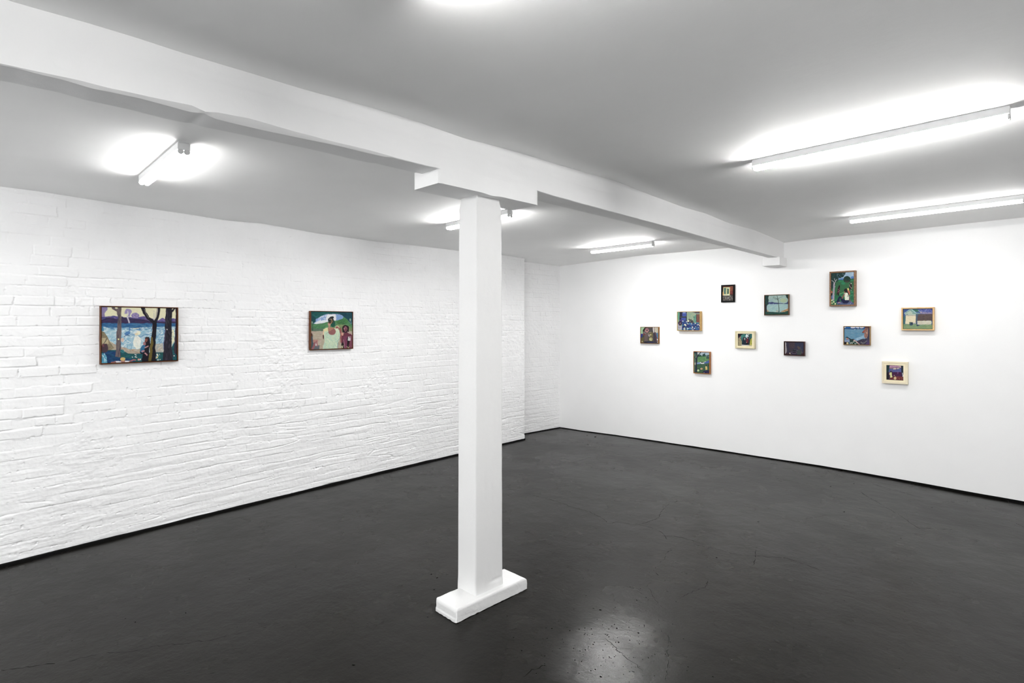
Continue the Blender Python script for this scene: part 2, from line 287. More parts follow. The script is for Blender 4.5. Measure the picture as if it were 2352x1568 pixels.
# ---------------------------------------------------------------- brick
def make_bricks(u, z, seed, base=0.0):
    """painted brick relief: outward offset for wall coordinates u (along), z (up)"""
    P = .0735
    rs = np.random.RandomState(seed)
    low = 1 - sst(.55, 1.05, z); high = sst(1.75, 2.15, z)
    v = z + .008 * (vn(u * .7, z * .5, seed) - .5) + .0075 * (vn(u * 3.7, z * 13.6, seed + 1) - .5) + .0035 * (vn(u * 14, z * 13.6, seed + 31) - .5) \
          + (.002 + .010 * low) * (vn(u * 9, z * 9, seed + 2) - .5) + .02 * low * (vn(u * 1.7, z * 3, seed + 20) - .5)
    r = np.floor(v / P).astype(int); fv = v - r * P
    e_b = fv; e_t = P - fv
    du = np.full(u.shape, 1.0); bid = np.zeros(u.shape, int)
    uj = u + .010 * (vn(u * 3, z * 30, seed + 4) - .5)
    for k in range(int(r.min()), int(r.max()) + 1):
        msk = r == k
        if not msk.any(): continue
        L = []
        p = -1.0 - rs.rand() * .23
        while p < 9.5:
            q = rs.rand(); hd = (k % 4 == 1)
            p += (.113 if (q < .8 and hd) or (q < .13) else .228) + (rs.rand() - .5) * .018
            L.append(p)
        L = np.array(L); i = np.searchsorted(L, uj[msk]); i = np.clip(i, 1, len(L) - 1)
        du[msk] = np.minimum(L[i] - uj[msk], uj[msk] - L[i-1]); bid[msk] = i + k * 997
    rnd = _T[(bid * 7) & 255, (bid * 13 // 5) & 255]; rnd2 = _T[(bid * 11) & 255, (bid * 3) & 255]
    e_b = e_b - .0045 * rnd * (1 - .5 * high); e_t = e_t - .004 * rnd2
    jm = np.clip(1.9 * vn(u * 11, np.round(v / P) * 5.3, seed + 32) - .30, .05, 1.25) * np.clip(1.5 * vn(u * 2.1, np.round(v / P) * 3.7, seed + 33) + .1, .2, 1.15)
    jm = np.where(np.minimum(e_b, e_t) < .012, jm, 1)
    dm = np.clip(.15 + 1.25 * vn(u * 1.1, z * 1.6, seed + 6) + .35 * (vn(u * 7, z * 7, seed + 7) - .5), 0.08, 1.25)
    dm = dm * (1 - .5 * high)
    wob = .003 * vn(u * 60, z * 60, seed + 8)
    hb = sst(.000, .0030, e_b - wob * .3) * (.42 + .58 * sst(.000, .0045, e_t - wob))
    hv = sst(.0005, .0045, du - wob * .5)
    hv = 1 - (1 - hv) * (.85 - .65 * low) * np.clip(vn(u * 2.2, z * 12, seed + 9) * 1.7 - .25, 0, 1)
    h = .0098 * (1 - .15 * low) * dm * (1 - (1 - hb) * jm - (1 - hv) * hb)
    h -= .0098 * (1 - .15 * low) * dm
    h += (.0085 * (rnd - .5) + .004 * (rnd2 - .5) * (fv / P - .5)) * np.clip(dm, 0, .9) * hb * hv * (1 - .5 * low)
    h += .0022 * fbm(u * 5, z * 7, seed + 10, 4) + .0013 * fbm(u * 45, z * 45, seed + 11, 3) + .0012 * fbm(u * 15, z * 24, seed + 41, 3) * (1 - .6 * high)
    near = 1 - sst(.003, .011, np.minimum(np.minimum(e_b, e_t), du)); h -= .007 * near * sst(.82, .93, vn(u * 70, z * 70, seed + 51)) * (1 - .5 * high)
    patch = sst(.56, .74, vn(u * 1.9, z * 2.3, seed + 12)) * (1 - .7 * high) * (1 - .6 * low)
    h += patch * .0058 * fbm(u * 26, z * 34, seed + 13, 4)
    rid = 1 - np.abs(fbm(u * 2.2, z * 19, seed + 14, 4)) * 2.0
    h += low * (.0022 * (rid - .5) + .0026 * fbm(u * 2.4, z * 26, seed + 15, 4))
    cut = np.clip(1 - np.abs(fbm(u * 1.1, z * 9, seed + 16, 3)) * 26, 0, 1) * sst(.45, .6, vn(u * 3, z * 3, seed + 18))
    h -= low * .006 * cut
    h += .012 * fbm(u * .55, z * .7, seed + 17, 3)
    return h

ys = np.concatenate([[Y_BACK - .05], np.arange(-3.0, .05, .15), np.arange(.1, Y_PIER - .01, .0047), [Y_PIER]])
zs = np.concatenate([np.arange(.012, 2.0, .0032), np.arange(2.0, 2.80, .0042)])
Y, Z = np.meshgrid(ys, zs, indexing='ij')
X = wl_x(Y) + make_bricks(Y, Z, 3)
edge = sst(.0, .02, Y_PIER - Y); X = X - (1 - edge) * .012
ragged = .004 * (vn(Y * 25, Z * 0, 44) - .3) + .006 * (vn(Y * 4, Z * 0, 45) - .5)
Z2 = Z + (ragged + floor_z(wl_x(Y), Y)) * (1 - sst(0, .06, Z))
front = np.stack([X, Y, Z2], -1)
ret = np.stack([np.stack([front[-1, :, 0] - k, front[-1, :, 1], front[-1, :, 2]], -1) for k in np.linspace(0, .55, 6)], 0)
wl = grid_obj('wall_left', front, [M['brick']], flip=False, extra=[ret])
tag(wl, 'long white painted brick wall with two paintings hanging on it', 'wall', kind='structure')

ys = np.arange(Y_PIER - .05, 7.30, .0062); Y, Z = np.meshgrid(ys, zs[::1], indexing='ij')
xr = -5.80 + (Y - 6.28) * .075
X = xr + make_bricks(Y + 1.3, Z, 9) * .9
Z2 = Z + (.004 * (vn(Y * 25, Z * 0, 54) - .3)) * (1 - sst(0, .06, Z)) + .0
rec = grid_obj('wall_recess', np.stack([X, Y, Z2], -1), [M['brick']])
tag(rec, 'narrow set-back strip of white painted brick in the far corner', 'wall', kind='structure')

# smooth plaster wall on the right
def rwall_y(X, z): return wr_y(X) + 0 * np.asarray(z)
xs = np.linspace(-6.0, X_SIDE + .05, 260); zs2 = np.concatenate([[0], np.linspace(.02, 2.85, 110)])
X, Z = np.meshgrid(xs, zs2, indexing='ij')
gap = np.interp(X, [-5.8, -4.5, -2.0, -.5, 1.5], [.010, .011, .013, .022, .028]) + .0025 * vn(X * 6, Z * 0, 31) + floor_z(X, 7.12)
Zw = gap + Z * (2.85 - gap) / 2.85
Yw = rwall_y(X, Zw) + .003 * fbm(X * .9, Z * .9, 21, 3)
Yb = Yw[:, :1] + .03
wp = np.stack([X, Yw, Zw], -1)
lip = np.stack([wp[:, 0], wp[:, 0] + np.array([0, .03, 0])], 1)[:, ::-1]
wr = grid_obj('wall_right', wp, [M['plaster']], flip=True, extra=[lip])
tag(wr, 'smooth white plastered wall hung with eleven small paintings', 'wall', kind='structure')
bs = []; 
xq = np.linspace(-6.0, X_SIDE, 160); yq = rwall_y(xq, 0) + .012
bq = np.stack([np.stack([xq, yq, np.full_like(xq, z)], -1) for z in (-.01, .09)], 1)
br_ = grid_obj('shadow_gap_strip_right', bq, [M['black']], flip=True, smooth=False)  # black strip gives the gap under the wall its shade
tag(br_, 'thin black strip standing in for the shadow gap under the smooth white wall', 'baseboard', kind='structure')

# black strip at the foot of the brick wall
yq = np.concatenate([np.arange(Y_BACK, 0, .2), np.arange(0.0, Y_PIER + .004, .02)])
fq = floor_z(wl_x(yq), yq); xq = wl_x(yq) + .012 + .004 * fbm(yq * 3, yq * 0, 3, 3) - .010
hq = .021 + .006 * (vn(yq * 5, yq * 0, 8) - .5)
sec = np.stack([np.stack([xq + .010, yq, yq * 0 + fq - .004], -1), np.stack([xq + .009, yq, fq + hq * .75], -1), np.stack([xq + .0, yq, fq + hq], -1), np.stack([xq - .03, yq, fq + hq], -1)], 1)
yq2 = np.arange(Y_PIER - .02, 7.25, .02); xq2 = -5.80 + (yq2 - 6.28) * .075 + .010 + .003 * fbm(yq2 * 3, yq2 * 0, 5, 3)
sec2 = np.stack([np.stack([xq2 + a, yq2, yq2 * 0 + zz], -1) for a, zz in ((0, -.004), (0, .012), (-.03, .014))], 1)
xe = np.linspace(xq[-1] + .006, -5.85, 20)
sec3 = np.stack([np.stack([xe, xe * 0 + Y_PIER + .002, xe * 0 + zz], -1) for zz in (-.004, .017)], 1)
bl_ = grid_obj('baseboard_left', sec, [M['black']], extra=[sec2, sec3], smooth=False)
tag(bl_, 'thin black painted strip along the foot of the white brick wall', 'baseboard', kind='structure')

# walls behind / beside the camera
mb = MB()                                              # wall behind the camera, with an opening added to let in fill daylight
WX0, WX1, WZ0, WZ1 = -4.7, .7, .55, 2.40
mb.box((-6.0, Y_BACK - .12, -.05), (WX0, Y_BACK, 2.85)); mb.box((WX1, Y_BACK - .12, -.05), (X_SIDE + .12, Y_BACK, 2.85))
mb.box((WX0, Y_BACK - .12, -.05), (WX1, Y_BACK, WZ0)); mb.box((WX0, Y_BACK - .12, WZ1), (WX1, Y_BACK, 2.85))
tag(mb.build('wall_back', M['plaster']), 'plain white wall behind the camera with a wide window added for fill light', 'wall', kind='structure')
mb = MB()
for x in np.linspace(WX0, WX1 - .05, 5): mb.box((x, Y_BACK - .08, WZ0), (x + .05, Y_BACK - .03, WZ1))
mb.box((WX0, Y_BACK - .08, WZ0), (WX1, Y_BACK - .03, WZ0 + .05)); mb.box((WX0, Y_BACK - .08, WZ1 - .05), (WX1, Y_BACK - .03, WZ1))
tag(mb.build('fill_window_1', M['enamel']), 'unseen white framed window with four tall lights, added behind the camera for fill daylight', 'window', kind='structure')  # unseen window, added so daylight fills the room from behind
mb = MB(); mb.box((X_SIDE, Y_BACK, -.05), (X_SIDE + .12, 7.3, 2.85))
tag(mb.build('wall_side', M['plaster']), 'plain white wall to the right of the camera', 'wall', kind='structure')

# ---------------------------------------------------------------- floor with cracks and chips in the same mesh
xs = np.arange(-6.1, X_SIDE + .2, .12); ys = np.arange(Y_BACK - .1, 7.5, .12)
X, Y = np.meshgrid(xs, ys, indexing='ij')
F0 = np.stack([X, Y, floor_z(X, Y)], -1)
rs = np.random.RandomState(5)
V = F0.reshape(-1, 3).tolist(); n, mth = X.shape
Fc = []
for i in range(n - 1):
    for j in range(mth - 1):
        a = i * mth + j; Fc.append((a, a + mth, a + mth + 1, a + 1))
MI = [0] * len(Fc)
def ribbon(pts, w0):
    p = np.array(pts, float); Lc = np.r_[0, np.cumsum(np.linalg.norm(np.diff(p, axis=0), axis=1))]
    t = np.arange(0, Lc[-1], .018)
    if len(t) < 3: t = np.linspace(0, Lc[-1], 4)
    q = np.stack([np.interp(t, Lc, p[:, 0]), np.interp(t, Lc, p[:, 1])], 1)
    q += (rs.rand(*q.shape) - .5) * .014
    d = np.gradient(q, axis=0); d /= np.linalg.norm(d, axis=1)[:, None] + 1e-9; nrm = np.stack([-d[:, 1], d[:, 0]], 1)
    w = w0 * (.15 + .9 * rs.rand(len(t))); w[0] = w[-1] = w0 * .1
    k = len(V)
    for c_, n_, ww in zip(q, nrm, w):
        V.append([*(c_ + n_ * ww), .0006]); V.append([*(c_ - n_ * ww), .0006])
    for i in range(len(t) - 1):
        if rs.rand() < .12: continue
        Fc.append((k+2*i, k+2*i+1, k+2*i+3, k+2*i+2)); MI.append(1)
for c_ in CRACKS: ribbon(c_, .0013)
def chip(x, y, r):
    k = len(V); a0 = rs.rand() * 6.28; N = 9; el = .25 + .5 * rs.rand()
    for i in range(N):
        t = 2 * math.pi * i / N; rr = r * (.55 + .6 * rs.rand()) * .5
        px, py = rr * math.cos(t), rr * math.sin(t) * el
        V.append([x + px * math.cos(a0) - py * math.sin(a0), y + px * math.sin(a0) + py * math.cos(a0), .0007])
    Fc.append(tuple(range(k, k + N))); MI.append(1)
for x, y, r in SPOTS: chip(x, y, r * 1.5)
for i in range(340):                                   # scatter of tiny chips in the worn patch
    x = -1.66 + rs.randn() * .20; y = 2.48 + rs.randn() * .28; chip(x, y, .003 + .0075 * rs.rand() ** 2)
for i in range(420):
    chip(-5 + 5.6 * rs.rand(), .8 + 6 * rs.rand(), .0015 + .006 * rs.rand() ** 3)
V = np.array(V, float); V[X.size:, 2] += floor_z(V[X.size:, 0], V[X.size:, 1])
fl = mesh_obj('floor', V, Fc, [M['floor'], M['crack']], smooth=True, mat_idx=MI)
tag(fl, 'dark grey painted concrete floor with fine cracks and chips', 'floor', kind='structure')

# ---------------------------------------------------------------- beam
BB = np.array(BEAM_BOT); CHM = np.array(CHAMFER)
ys = np.concatenate([np.arange(Y_BACK - .02, .0, .08), np.arange(.0, 7.18, .012)])
zb = np.interp(ys, BB[:, 0], BB[:, 1]) + .0012 * fbm(ys * 20, ys * 0, 61, 3)
zc = np.interp(ys, CHM[:, 0], CHM[:, 1]); zc = np.where(ys > 1.64, zb - .003, np.minimum(zc, zb - .003))
cw = np.clip((zb - zc) * 1.15, .004, .028)
fb = np.array(FARBOT); sc_ = (np.interp(fb[:, 1], ys, zc) - EYE) / .86
xf_far = np.interp(ys, fb[:, 1] * sc_, fb[:, 0] * sc_) 
xf = beam_x(ys)
rows = []
for zf in np.linspace(1, 0, 26):                       # front face, top to bottom
    z = zb + (2.84 - zb) * zf
    dx = .004 * fbm(ys * 1.5, ys * 0 + z.mean() * 9, 71, 3) + .0016 * fbm(ys * 5, z * 40, 72, 3)
    line = np.exp(-((z - (zb + .135 + .006 * fbm(ys * 3, ys * 0, 75, 2))) / .0035) ** 2)
    rows.append(np.stack([xf + dx * (1 if zf > 0 else .5) - .0035 * line, ys, z], -1))
nz = .003 * fbm(ys * 14, ys * 0, 81, 3) + .003 * np.exp(-((ys - .722) / .007) ** 2)
zc = zc + .004 * np.exp(-((ys - .715) / .012) ** 2)
rows.append(np.stack([xf - cw * .45 + nz, ys, zb * .45 + zc * .55 + nz], -1))
rows.append(np.stack([xf - cw, ys, zc], -1))
for t in np.linspace(.1, 1, 8):
    xx = (xf - cw) * (1 - t) + xf_far * t
    rows.append(np.stack([xx, ys, zc + .0015 * fbm(ys * 4, ys * 0 + t * 5, 85, 3)], -1))
rows.append(np.stack([xf_far - .004, ys, zc + .02], -1))
rows.append(np.stack([xf_far - .004, ys, zc * 0 + 2.84], -1))
R_ = np.stack(rows, 0)
bm_ = grid_obj('beam', R_[:26], [M['timber']], flip=True, extra=[R_[25:28], R_[27:36], R_[35:]])
tag(bm_, 'long white painted timber beam crossing the ceiling over the post', 'beam', kind='structure')

# ---------------------------------------------------------------- post: shaft, bolster, base block
def lumpy(name, quad_bot, quad_top, z0, z1, nz, nu, amp, seed, matl, parent, round_bot=0, cap=True, xform=None):
    """four sided solid between two quads (ccw from above), gridded, lightly worn"""
    qb = np.array(quad_bot, float); qt = np.array(quad_top, float)
    P = []
    zz = np.linspace(0, 1, nz)
    per = []
    for s_ in range(4):
        for t in np.linspace(0, 1, nu, endpoint=False): per.append((s_, t))
    for t in zz:
        q = qb * (1 - t) + qt * t; cen = q.mean(0); row = []
        for s_, tt in per:
            a, b_ = q[s_], q[(s_ + 1) % 4]; p = a * (1 - tt) + b_ * tt
            d = min(tt, 1 - tt) * np.linalg.norm(b_ - a)
            cr = .006 * max(0, 1 - d / .006)                      # worn arris
            p = p + (cen - p) * (cr * .35 / .08)
            nrm = np.array([(b_ - a)[1], -(b_ - a)[0]]); nrm /= np.linalg.norm(nrm)
            z = z0 + (z1 - z0) * t
            w = amp * float(fbm(p[0] * 9 + p[1] * 9 + s_ * 5, z * 2.2, seed, 3)) + amp * .5 * float(fbm(p[0] * 40 + p[1] * 40, z * 12, seed + 2, 3))
            p = p + nrm * w
            row.append((p[0], p[1], z))
        row.append(row[0]); P.append(row)
    P = np.array(P)
    if xform is not None: P = xform(P)
    extra = []
    if cap:
        for k, f_ in ((0, 1), (-1, -1)):
            c = P[k].mean(0); extra.append(np.stack([P[k], np.repeat(c[None], P.shape[1], 0)], 0)[::f_])
    return grid_obj(name, P, [matl], parent=parent, extra=extra, flip=True)

post = empty('column', ((COL_BOT[0][0] + COL_BOT[1][0]) / 2, 2.31, 0)); PO = np.array(post.location)[:2]
def L2(p): return np.array(p)[:2] - PO
cb = [COL_BOT[0], COL_BOT[2]]; dx = .169; 
x1, y0, y1 = -2.437, 2.2035, 2.4325
x0 = x1 - .170
quadb = [L2((x0, y0 + .004)), L2((x1, y0)), L2((x1 + .002, y1)), L2((x0, y1))]
x1t, y0t, y1t = -2.4195, 2.1985, 2.4085
quadt = [L2((x1t - .1695, y0t + .002)), L2((x1t, y0t)), L2((x1t, y1t)), L2((x1t - .1695, y1t))]
def shaft_x(P):
    t = sst(2.40, 2.470, P[..., 2]); c = np.array([P[..., 0].mean(), P[..., 1].mean()])
    k = 1 - .09 * t
    P = P.copy(); P[..., 0] = c[0] + (P[..., 0] - c[0]) * k; P[..., 1] = c[1] + (P[..., 1] - c[1]) * k
    f_ = sst(.075, .16, P[..., 2]); P[..., 0] += (1 - f_) * .004 * np.sign(P[..., 0] - c[0])
    # shallow knot hollow low on the face towards the camera
    d = np.exp(-(((P[..., 1] - (2.372 - PO[1])) / .045) ** 2 + ((P[..., 2] - .125) / .010) ** 2)) * (P[..., 0] > c[0] + .07)
    P[..., 0] -= .008 * d
    return P
lumpy('shaft', quadb, quadt, .045, 2.484, 300, 22, .0016, 91, M['post'], post, xform=shaft_x)
B = BOLSTER; zt = 2.575
bq0 = [L2((B['x'][0], B['y'][0] + .002)), L2((B['x'][1] + .001, B['y'][0])), L2((B['x'][2] + .002, B['y'][1])), L2((B['x'][0] + .016, B['y'][1]))]
def bol_x(P):
    P = P.copy(); yy = P[..., 1] + PO[1]
    low = (P[..., 2] < B['z'] + .01)
    dip = np.exp(-((yy - 2.27) / .05) ** 2)
    P[..., 2] -= np.where(low & (P[..., 0] + PO[0] > -2.45), .006 * dip, 0)
    return P
lumpy('bolster', bq0, bq0, B['z'], zt, 26, 40, .0012, 95, M['timber'], post, xform=bol_x)
# base block: rounded top edges, rougher foot
b0, b1, b2 = [np.array(q[:2]) for q in BASE]
ex = (b1 - b0) * 1.0; ey = (b2 - b1)
quad = [b0 - PO, b1 - PO, b2 - PO, b0 + ey - PO]
def base_grid():
    W, Lg, Ht = np.linalg.norm(b1 - b0), np.linalg.norm(b2 - b1), .079
    N = 46; M2 = 100
    us = np.concatenate([np.linspace(-1, 0, 14, endpoint=False), np.linspace(0, 1, N), 1 + np.linspace(0, 1, 15)[1:]])
    vs = np.concatenate([np.linspace(-1, 0, 14, endpoint=False), np.linspace(0, 1, M2), 1 + np.linspace(0, 1, 15)[1:]])
    U, Vv = np.meshgrid(us, vs, indexing='ij')
    pu = np.clip(U, 0, 1); pv = np.clip(Vv, 0, 1)
    drop = np.maximum(np.maximum(np.maximum(-U, U - 1), np.maximum(-Vv, Vv - 1)), 0)
    z = Ht * (1 - drop)
    # rounding radii: wide at the short ends, small along the sides
    def rnd(d, r): return r - np.sqrt(np.maximum(r * r - np.clip(r - d, 0, r) ** 2, 0))
    du = np.minimum(pu, 1 - pu) * W; dv0 = pv * Lg; dv1 = (1 - pv) * Lg
    top = drop == 0
    z = z - np.where(top, np.maximum.reduce([rnd(du, .012), rnd(dv0, .020), rnd(dv1, .042)]), 0)
    edge = np.maximum.reduce([np.where(du < 1e-6, .012, 0), np.where(dv0 < 1e-6, .020, 0), np.where(dv1 < 1e-6, .042, 0)])
    z = np.where(top, z, (Ht - edge) * (1 - drop))
    p = b0[None, None] + pu[..., None] * (b1 - b0) + pv[..., None] * (b2 - b1) - PO
    lip = .004 * sst(.55, .7, drop) * (Vv < 0)                    # small ledge on the near end
    p[..., 1] -= lip
    # plan-round the corners a little
    cu = np.minimum(pu, 1 - pu) * W; cv = np.minimum(pv, 1 - pv) * Lg; rr = .014
    inn = (cu < rr) & (cv < rr); k = np.where(inn, np.maximum(np.hypot(rr - cu, rr - cv) - rr, 0), 0)
    cen = p.mean((0, 1)); dvec = cen - p; dvec /= np.linalg.norm(dvec, axis=-1)[..., None]; p = p + dvec * k[..., None]
    nrm = .0022 * fbm(p[..., 0] * 30 + z * 20, p[..., 1] * 30, 33, 3) + .0015 * fbm(p[..., 0] * 6, p[..., 1] * 8 + z * 60, 34, 4)
    p[..., 0] += np.where(U > .5, nrm, -nrm); z = z + nrm * .5 * (drop < .9)
    z = np.where(drop > .99, .0015 + .0035 * vn(p[..., 0] * 50, p[..., 1] * 50, 37), z)
    return np.concatenate([p, z[..., None]], -1)
grid_obj('base_block', base_grid(), [M['base']], parent=post)
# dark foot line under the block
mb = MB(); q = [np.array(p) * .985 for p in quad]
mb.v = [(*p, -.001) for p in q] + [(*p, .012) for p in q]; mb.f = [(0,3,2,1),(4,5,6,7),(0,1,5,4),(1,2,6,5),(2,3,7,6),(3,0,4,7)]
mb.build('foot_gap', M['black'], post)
tag(post, 'white painted timber post on a low rounded base block under the beam', 'column', kind='structure')

# corbel under the beam end
cz0 = CORBEL[1][2] - .012
v = [(-2.545, 7.15), (-2.545, 7.055), (-2.315, 7.035), (-2.232, 7.07), (-2.232, 7.15)]
v = [(-2.441, 7.16), (-2.433, 6.852), (-2.2395, 6.868), (-2.237, 7.16)]
ztop = 2.512; nv = len(v)
mb = MB(); mb.v = [(x, y, 2.4085) for x, y in v] + [(x, y, ztop) for x, y in v]
mb.f = [tuple(range(nv))[::-1], tuple(range(nv, 2 * nv))] + [(i, (i+1) % nv, nv + (i+1) % nv, nv + i) for i in range(nv)]
tag(mb.build('corbel', M['timber'], bevel=.004), 'small white block on the smooth wall under the far end of the beam', 'corbel', kind='structure')

# ---------------------------------------------------------------- fluorescent batten lights
def batten(lk, x0, y0, x1, y1, ztop, label, group):
    """(x0,y0)-(x1,y1): lower front edge line of the housing on the side facing the camera"""
    Lr = math.hypot(x1 - x0, y1 - y0); a = math.atan2(y1 - y0, x1 - x0)
    t = empty('ceiling_light', ((x0 + x1) / 2, (y0 + y1) / 2, ztop), a)
    h = Lr / 2; W = .061; Hh = .040; zt_ = -Hh - .0085; rt = .0145
    mb = MB(); mb.box((-h, 0, -Hh), (h, W, -.0035)); mb.build('housing', M['enamel'], t, bevel=.0025)
    mb = MB(); mb.box((-h + .006, .006, -.004), (h - .006, W - .006, .012)); mb.build('back_plate', M['socket'], t)
    for yy in (.0158, W - .0158):
        tb = MB().tube((-h + .008, yy, zt_), (h - .008, yy, zt_), rt, 24).build('tube', M['tube_' + lk], t, smooth=False)
        for s_ in (-1, 1):
            MB().tube((s_ * (h - .008), yy, zt_), (s_ * (h - .003), yy, zt_), rt + .0002, 24).build('end_cap', M['socket'], tb)
    for s_ in (-1, 1):
        mb = MB(); e0, e1 = sorted((s_ * (h - .003), s_ * (h + .0005)))
        for yy in (.0158, W - .0158):
            mb.tube((e0, yy, zt_), (e1, yy, zt_), .0122, 20)
        mb.build('lamp_holder', M['socket'], t)
    tag(t, label, 'light', group); return t
ZR, ZL = 2.7306, 2.667
GR = 'twin tube batten lights on the ceiling'
batten('a', L5[0][0], L5[0][1], L5[1][0], L5[1][1], ZR, 'long lit batten light nearest the camera on the right, its full length in view', GR)
batten('b', L4[0][0], L4[0][1], L4[0][0] + 1.216, L4[1][1], ZR, 'lit batten light near the right wall, cut off by the right picture edge', GR)
batten('c', L6[0][0] - .0, L6[0][1] - .04, L6[0][0] + 1.216, L6[0][1] - .07, ZR, 'batten light at the top picture edge, only its lit tip showing', GR)
batten('d', -1.33, -1.55, -.11, -1.58, ZR, 'unseen batten light added for fill behind the camera, right of the beam', GR)  # unseen batten, added for extra light from behind the camera
batten('e', L3[0][0], L3[0][1], L3[1][0], L3[1][1], ZL, 'short lit batten light in the far corner left of the beam', GR)
batten('f', L2_[0][0], L2_[0][1], L2_[1][0], L2_[1][1], ZL, 'short lit batten light half hidden behind the white post', GR)
batten('g', L1[0][0], L1[0][1], L1[1][0], L1[1][1], ZL, 'short lit batten light on the ceiling above the large lake painting', GR)
batten('h', -4.16, -1.58, -3.26, -1.6, ZL, 'unseen batten light added for fill behind the camera, left of the beam', GR)  # second unseen batten, added to brighten the left bay
# ---------------------------------------------------------------- a small software painter: strokes -> paint colours on the canvas mesh
class Painter:
    def __init__(s, quad, nx, ny, seed=0):
        s.nx, s.ny = nx, ny; s.rs = np.random.RandomState(seed); s.seed = seed
        A = []; Bv = []
        for (u, v), (x, y) in zip([(0, 0), (1, 0), (1, 1), (0, 1)], quad):
            A.append([u, v, 1, 0, 0, 0, -u * x, -v * x]); Bv.append(x)
            A.append([0, 0, 0, u, v, 1, -u * y, -v * y]); Bv.append(y)
        Hm = np.append(np.linalg.solve(np.array(A, float), np.array(Bv, float)), 1).reshape(3, 3)
        s.W, s.Ht = nx * 2, ny * 2
        U, V_ = np.meshgrid((np.arange(s.W) + .5) / s.W, (np.arange(s.Ht) + .5) / s.Ht)
        q = np.stack([U, V_, np.ones_like(U)], -1) @ Hm.T
        s.X = q[..., 0] / q[..., 2]; s.Y = q[..., 1] / q[..., 2]
        s.sc = np.linalg.norm(np.array(quad[1]) - np.array(quad[0])) / 100.
        s.img = np.zeros((s.Ht, s.W, 3)); s.last = np.ones((s.Ht, s.W), bool)
        k = 9. / (s.sc * 100); s.wx = s.X + s.sc * .9 * fbm(s.X * k * 2, s.Y * k * 2, seed, 3); s.wy = s.Y + s.sc * .9 * fbm(s.X * k * 2, s.Y * k * 2, seed + 5, 3)
    def put(s, m, col, var=.10):
        c = lin(col); s.last = m
        k = 1 / (s.sc * 3.2)
        n = fbm(s.X * k, s.Y * k * 1.9, s.seed + int(s.rs.rand() * 50), 3)
        tint = 1 + var * n[..., None] + var * .35 * np.stack([fbm(s.X * k * .6, s.Y * k * .6, s.seed + 60 + i, 2) for i in range(3)], -1)
        s.img = np.where(m[..., None], c * tint, s.img)
    def fill(s, col, var=.1): s.put(np.ones((s.Ht, s.W), bool), col, var); return s
    def mask(s, pts, x=None, y=None):
        x = s.wx if x is None else x; y = s.wy if y is None else y
        m = np.zeros(x.shape, bool); n = len(pts)
        for i in range(n):
            x0, y0 = pts[i]; x1, y1 = pts[(i + 1) % n]
            if y0 == y1: continue
            c = ((y0 <= y) & (y < y1)) | ((y1 <= y) & (y < y0))
            m ^= c & (x < x0 + (y - y0) * (x1 - x0) / (y1 - y0))
        return m
    def p(s, col, *pts, var=.1): s.put(s.mask(pts), col, var); return s
    def e(s, col, cx, cy, rx, ry, a=0, var=.1):
        a = math.radians(a); dx = s.wx - cx; dy = s.wy - cy
        u = dx * math.cos(a) + dy * math.sin(a); v = -dx * math.sin(a) + dy * math.cos(a)
        s.put((u / rx) ** 2 + (v / ry) ** 2 < 1, col, var); return s
    def lm(s, pts, w, w1=None):
        m = np.zeros(s.X.shape, bool); n = len(pts) - 1; w1 = w if w1 is None else w1
        for i in range(n):
            (x0, y0), (x1, y1) = pts[i], pts[i + 1]; L2 = (x1-x0)**2 + (y1-y0)**2 + 1e-9
            t = np.clip(((s.wx - x0) * (x1 - x0) + (s.wy - y0) * (y1 - y0)) / L2, 0, 1)
            ww = w + (w1 - w) * (i + t) / n
            m |= (s.wx - x0 - t * (x1 - x0)) ** 2 + (s.wy - y0 - t * (y1 - y0)) ** 2 < (ww / 2) ** 2
        return m
    def l(s, col, w, *pts, w1=None, var=.1): s.put(s.lm(pts, w, w1), col, var); return s
    def dabs(s, cols, box, n, ln, w, ang=0, spread=25, region=None, mix=.7):
        """short brush strokes scattered in a box, kept inside a region polygon or the last shape"""
        reg = s.last.copy() if region is None else s.mask(region)
        x0, y0, x1, y1 = box
        for i in range(n):
            cx = x0 + s.rs.rand() * (x1 - x0); cy = y0 + s.rs.rand() * (y1 - y0)
            a = math.radians(ang + s.rs.randn() * spread); L_ = ln * (.5 + s.rs.rand()); ww = w * (.5 + s.rs.rand())
            dx = s.X - cx; dy = s.Y - cy
            u = dx * math.cos(a) + dy * math.sin(a); v = -dx * math.sin(a) + dy * math.cos(a)
            m = reg & ((u / L_) ** 2 + (v / ww) ** 2 < 1)
            if m.any():
                c = lin(cols[s.rs.randint(len(cols))]); s.img[m] = s.img[m] * (1 - mix) + c * mix
        s.last = reg; return s
    def colours(s):
        im = s.img.reshape(s.ny, 2, s.nx, 2, 3).mean((1, 3)); k = 1.7
        X = s.X[::2, ::2]; Y = s.Y[::2, ::2]
        im = im * (1 + .05 * fbm(X / s.sc / .8, Y / s.sc / 1.6, 77, 2))[..., None]
        lu = im @ np.array([.2126, .7152, .0722]); im = im * .88 + lu[..., None] * .12
        return np.clip(im * .77, .002, .95)

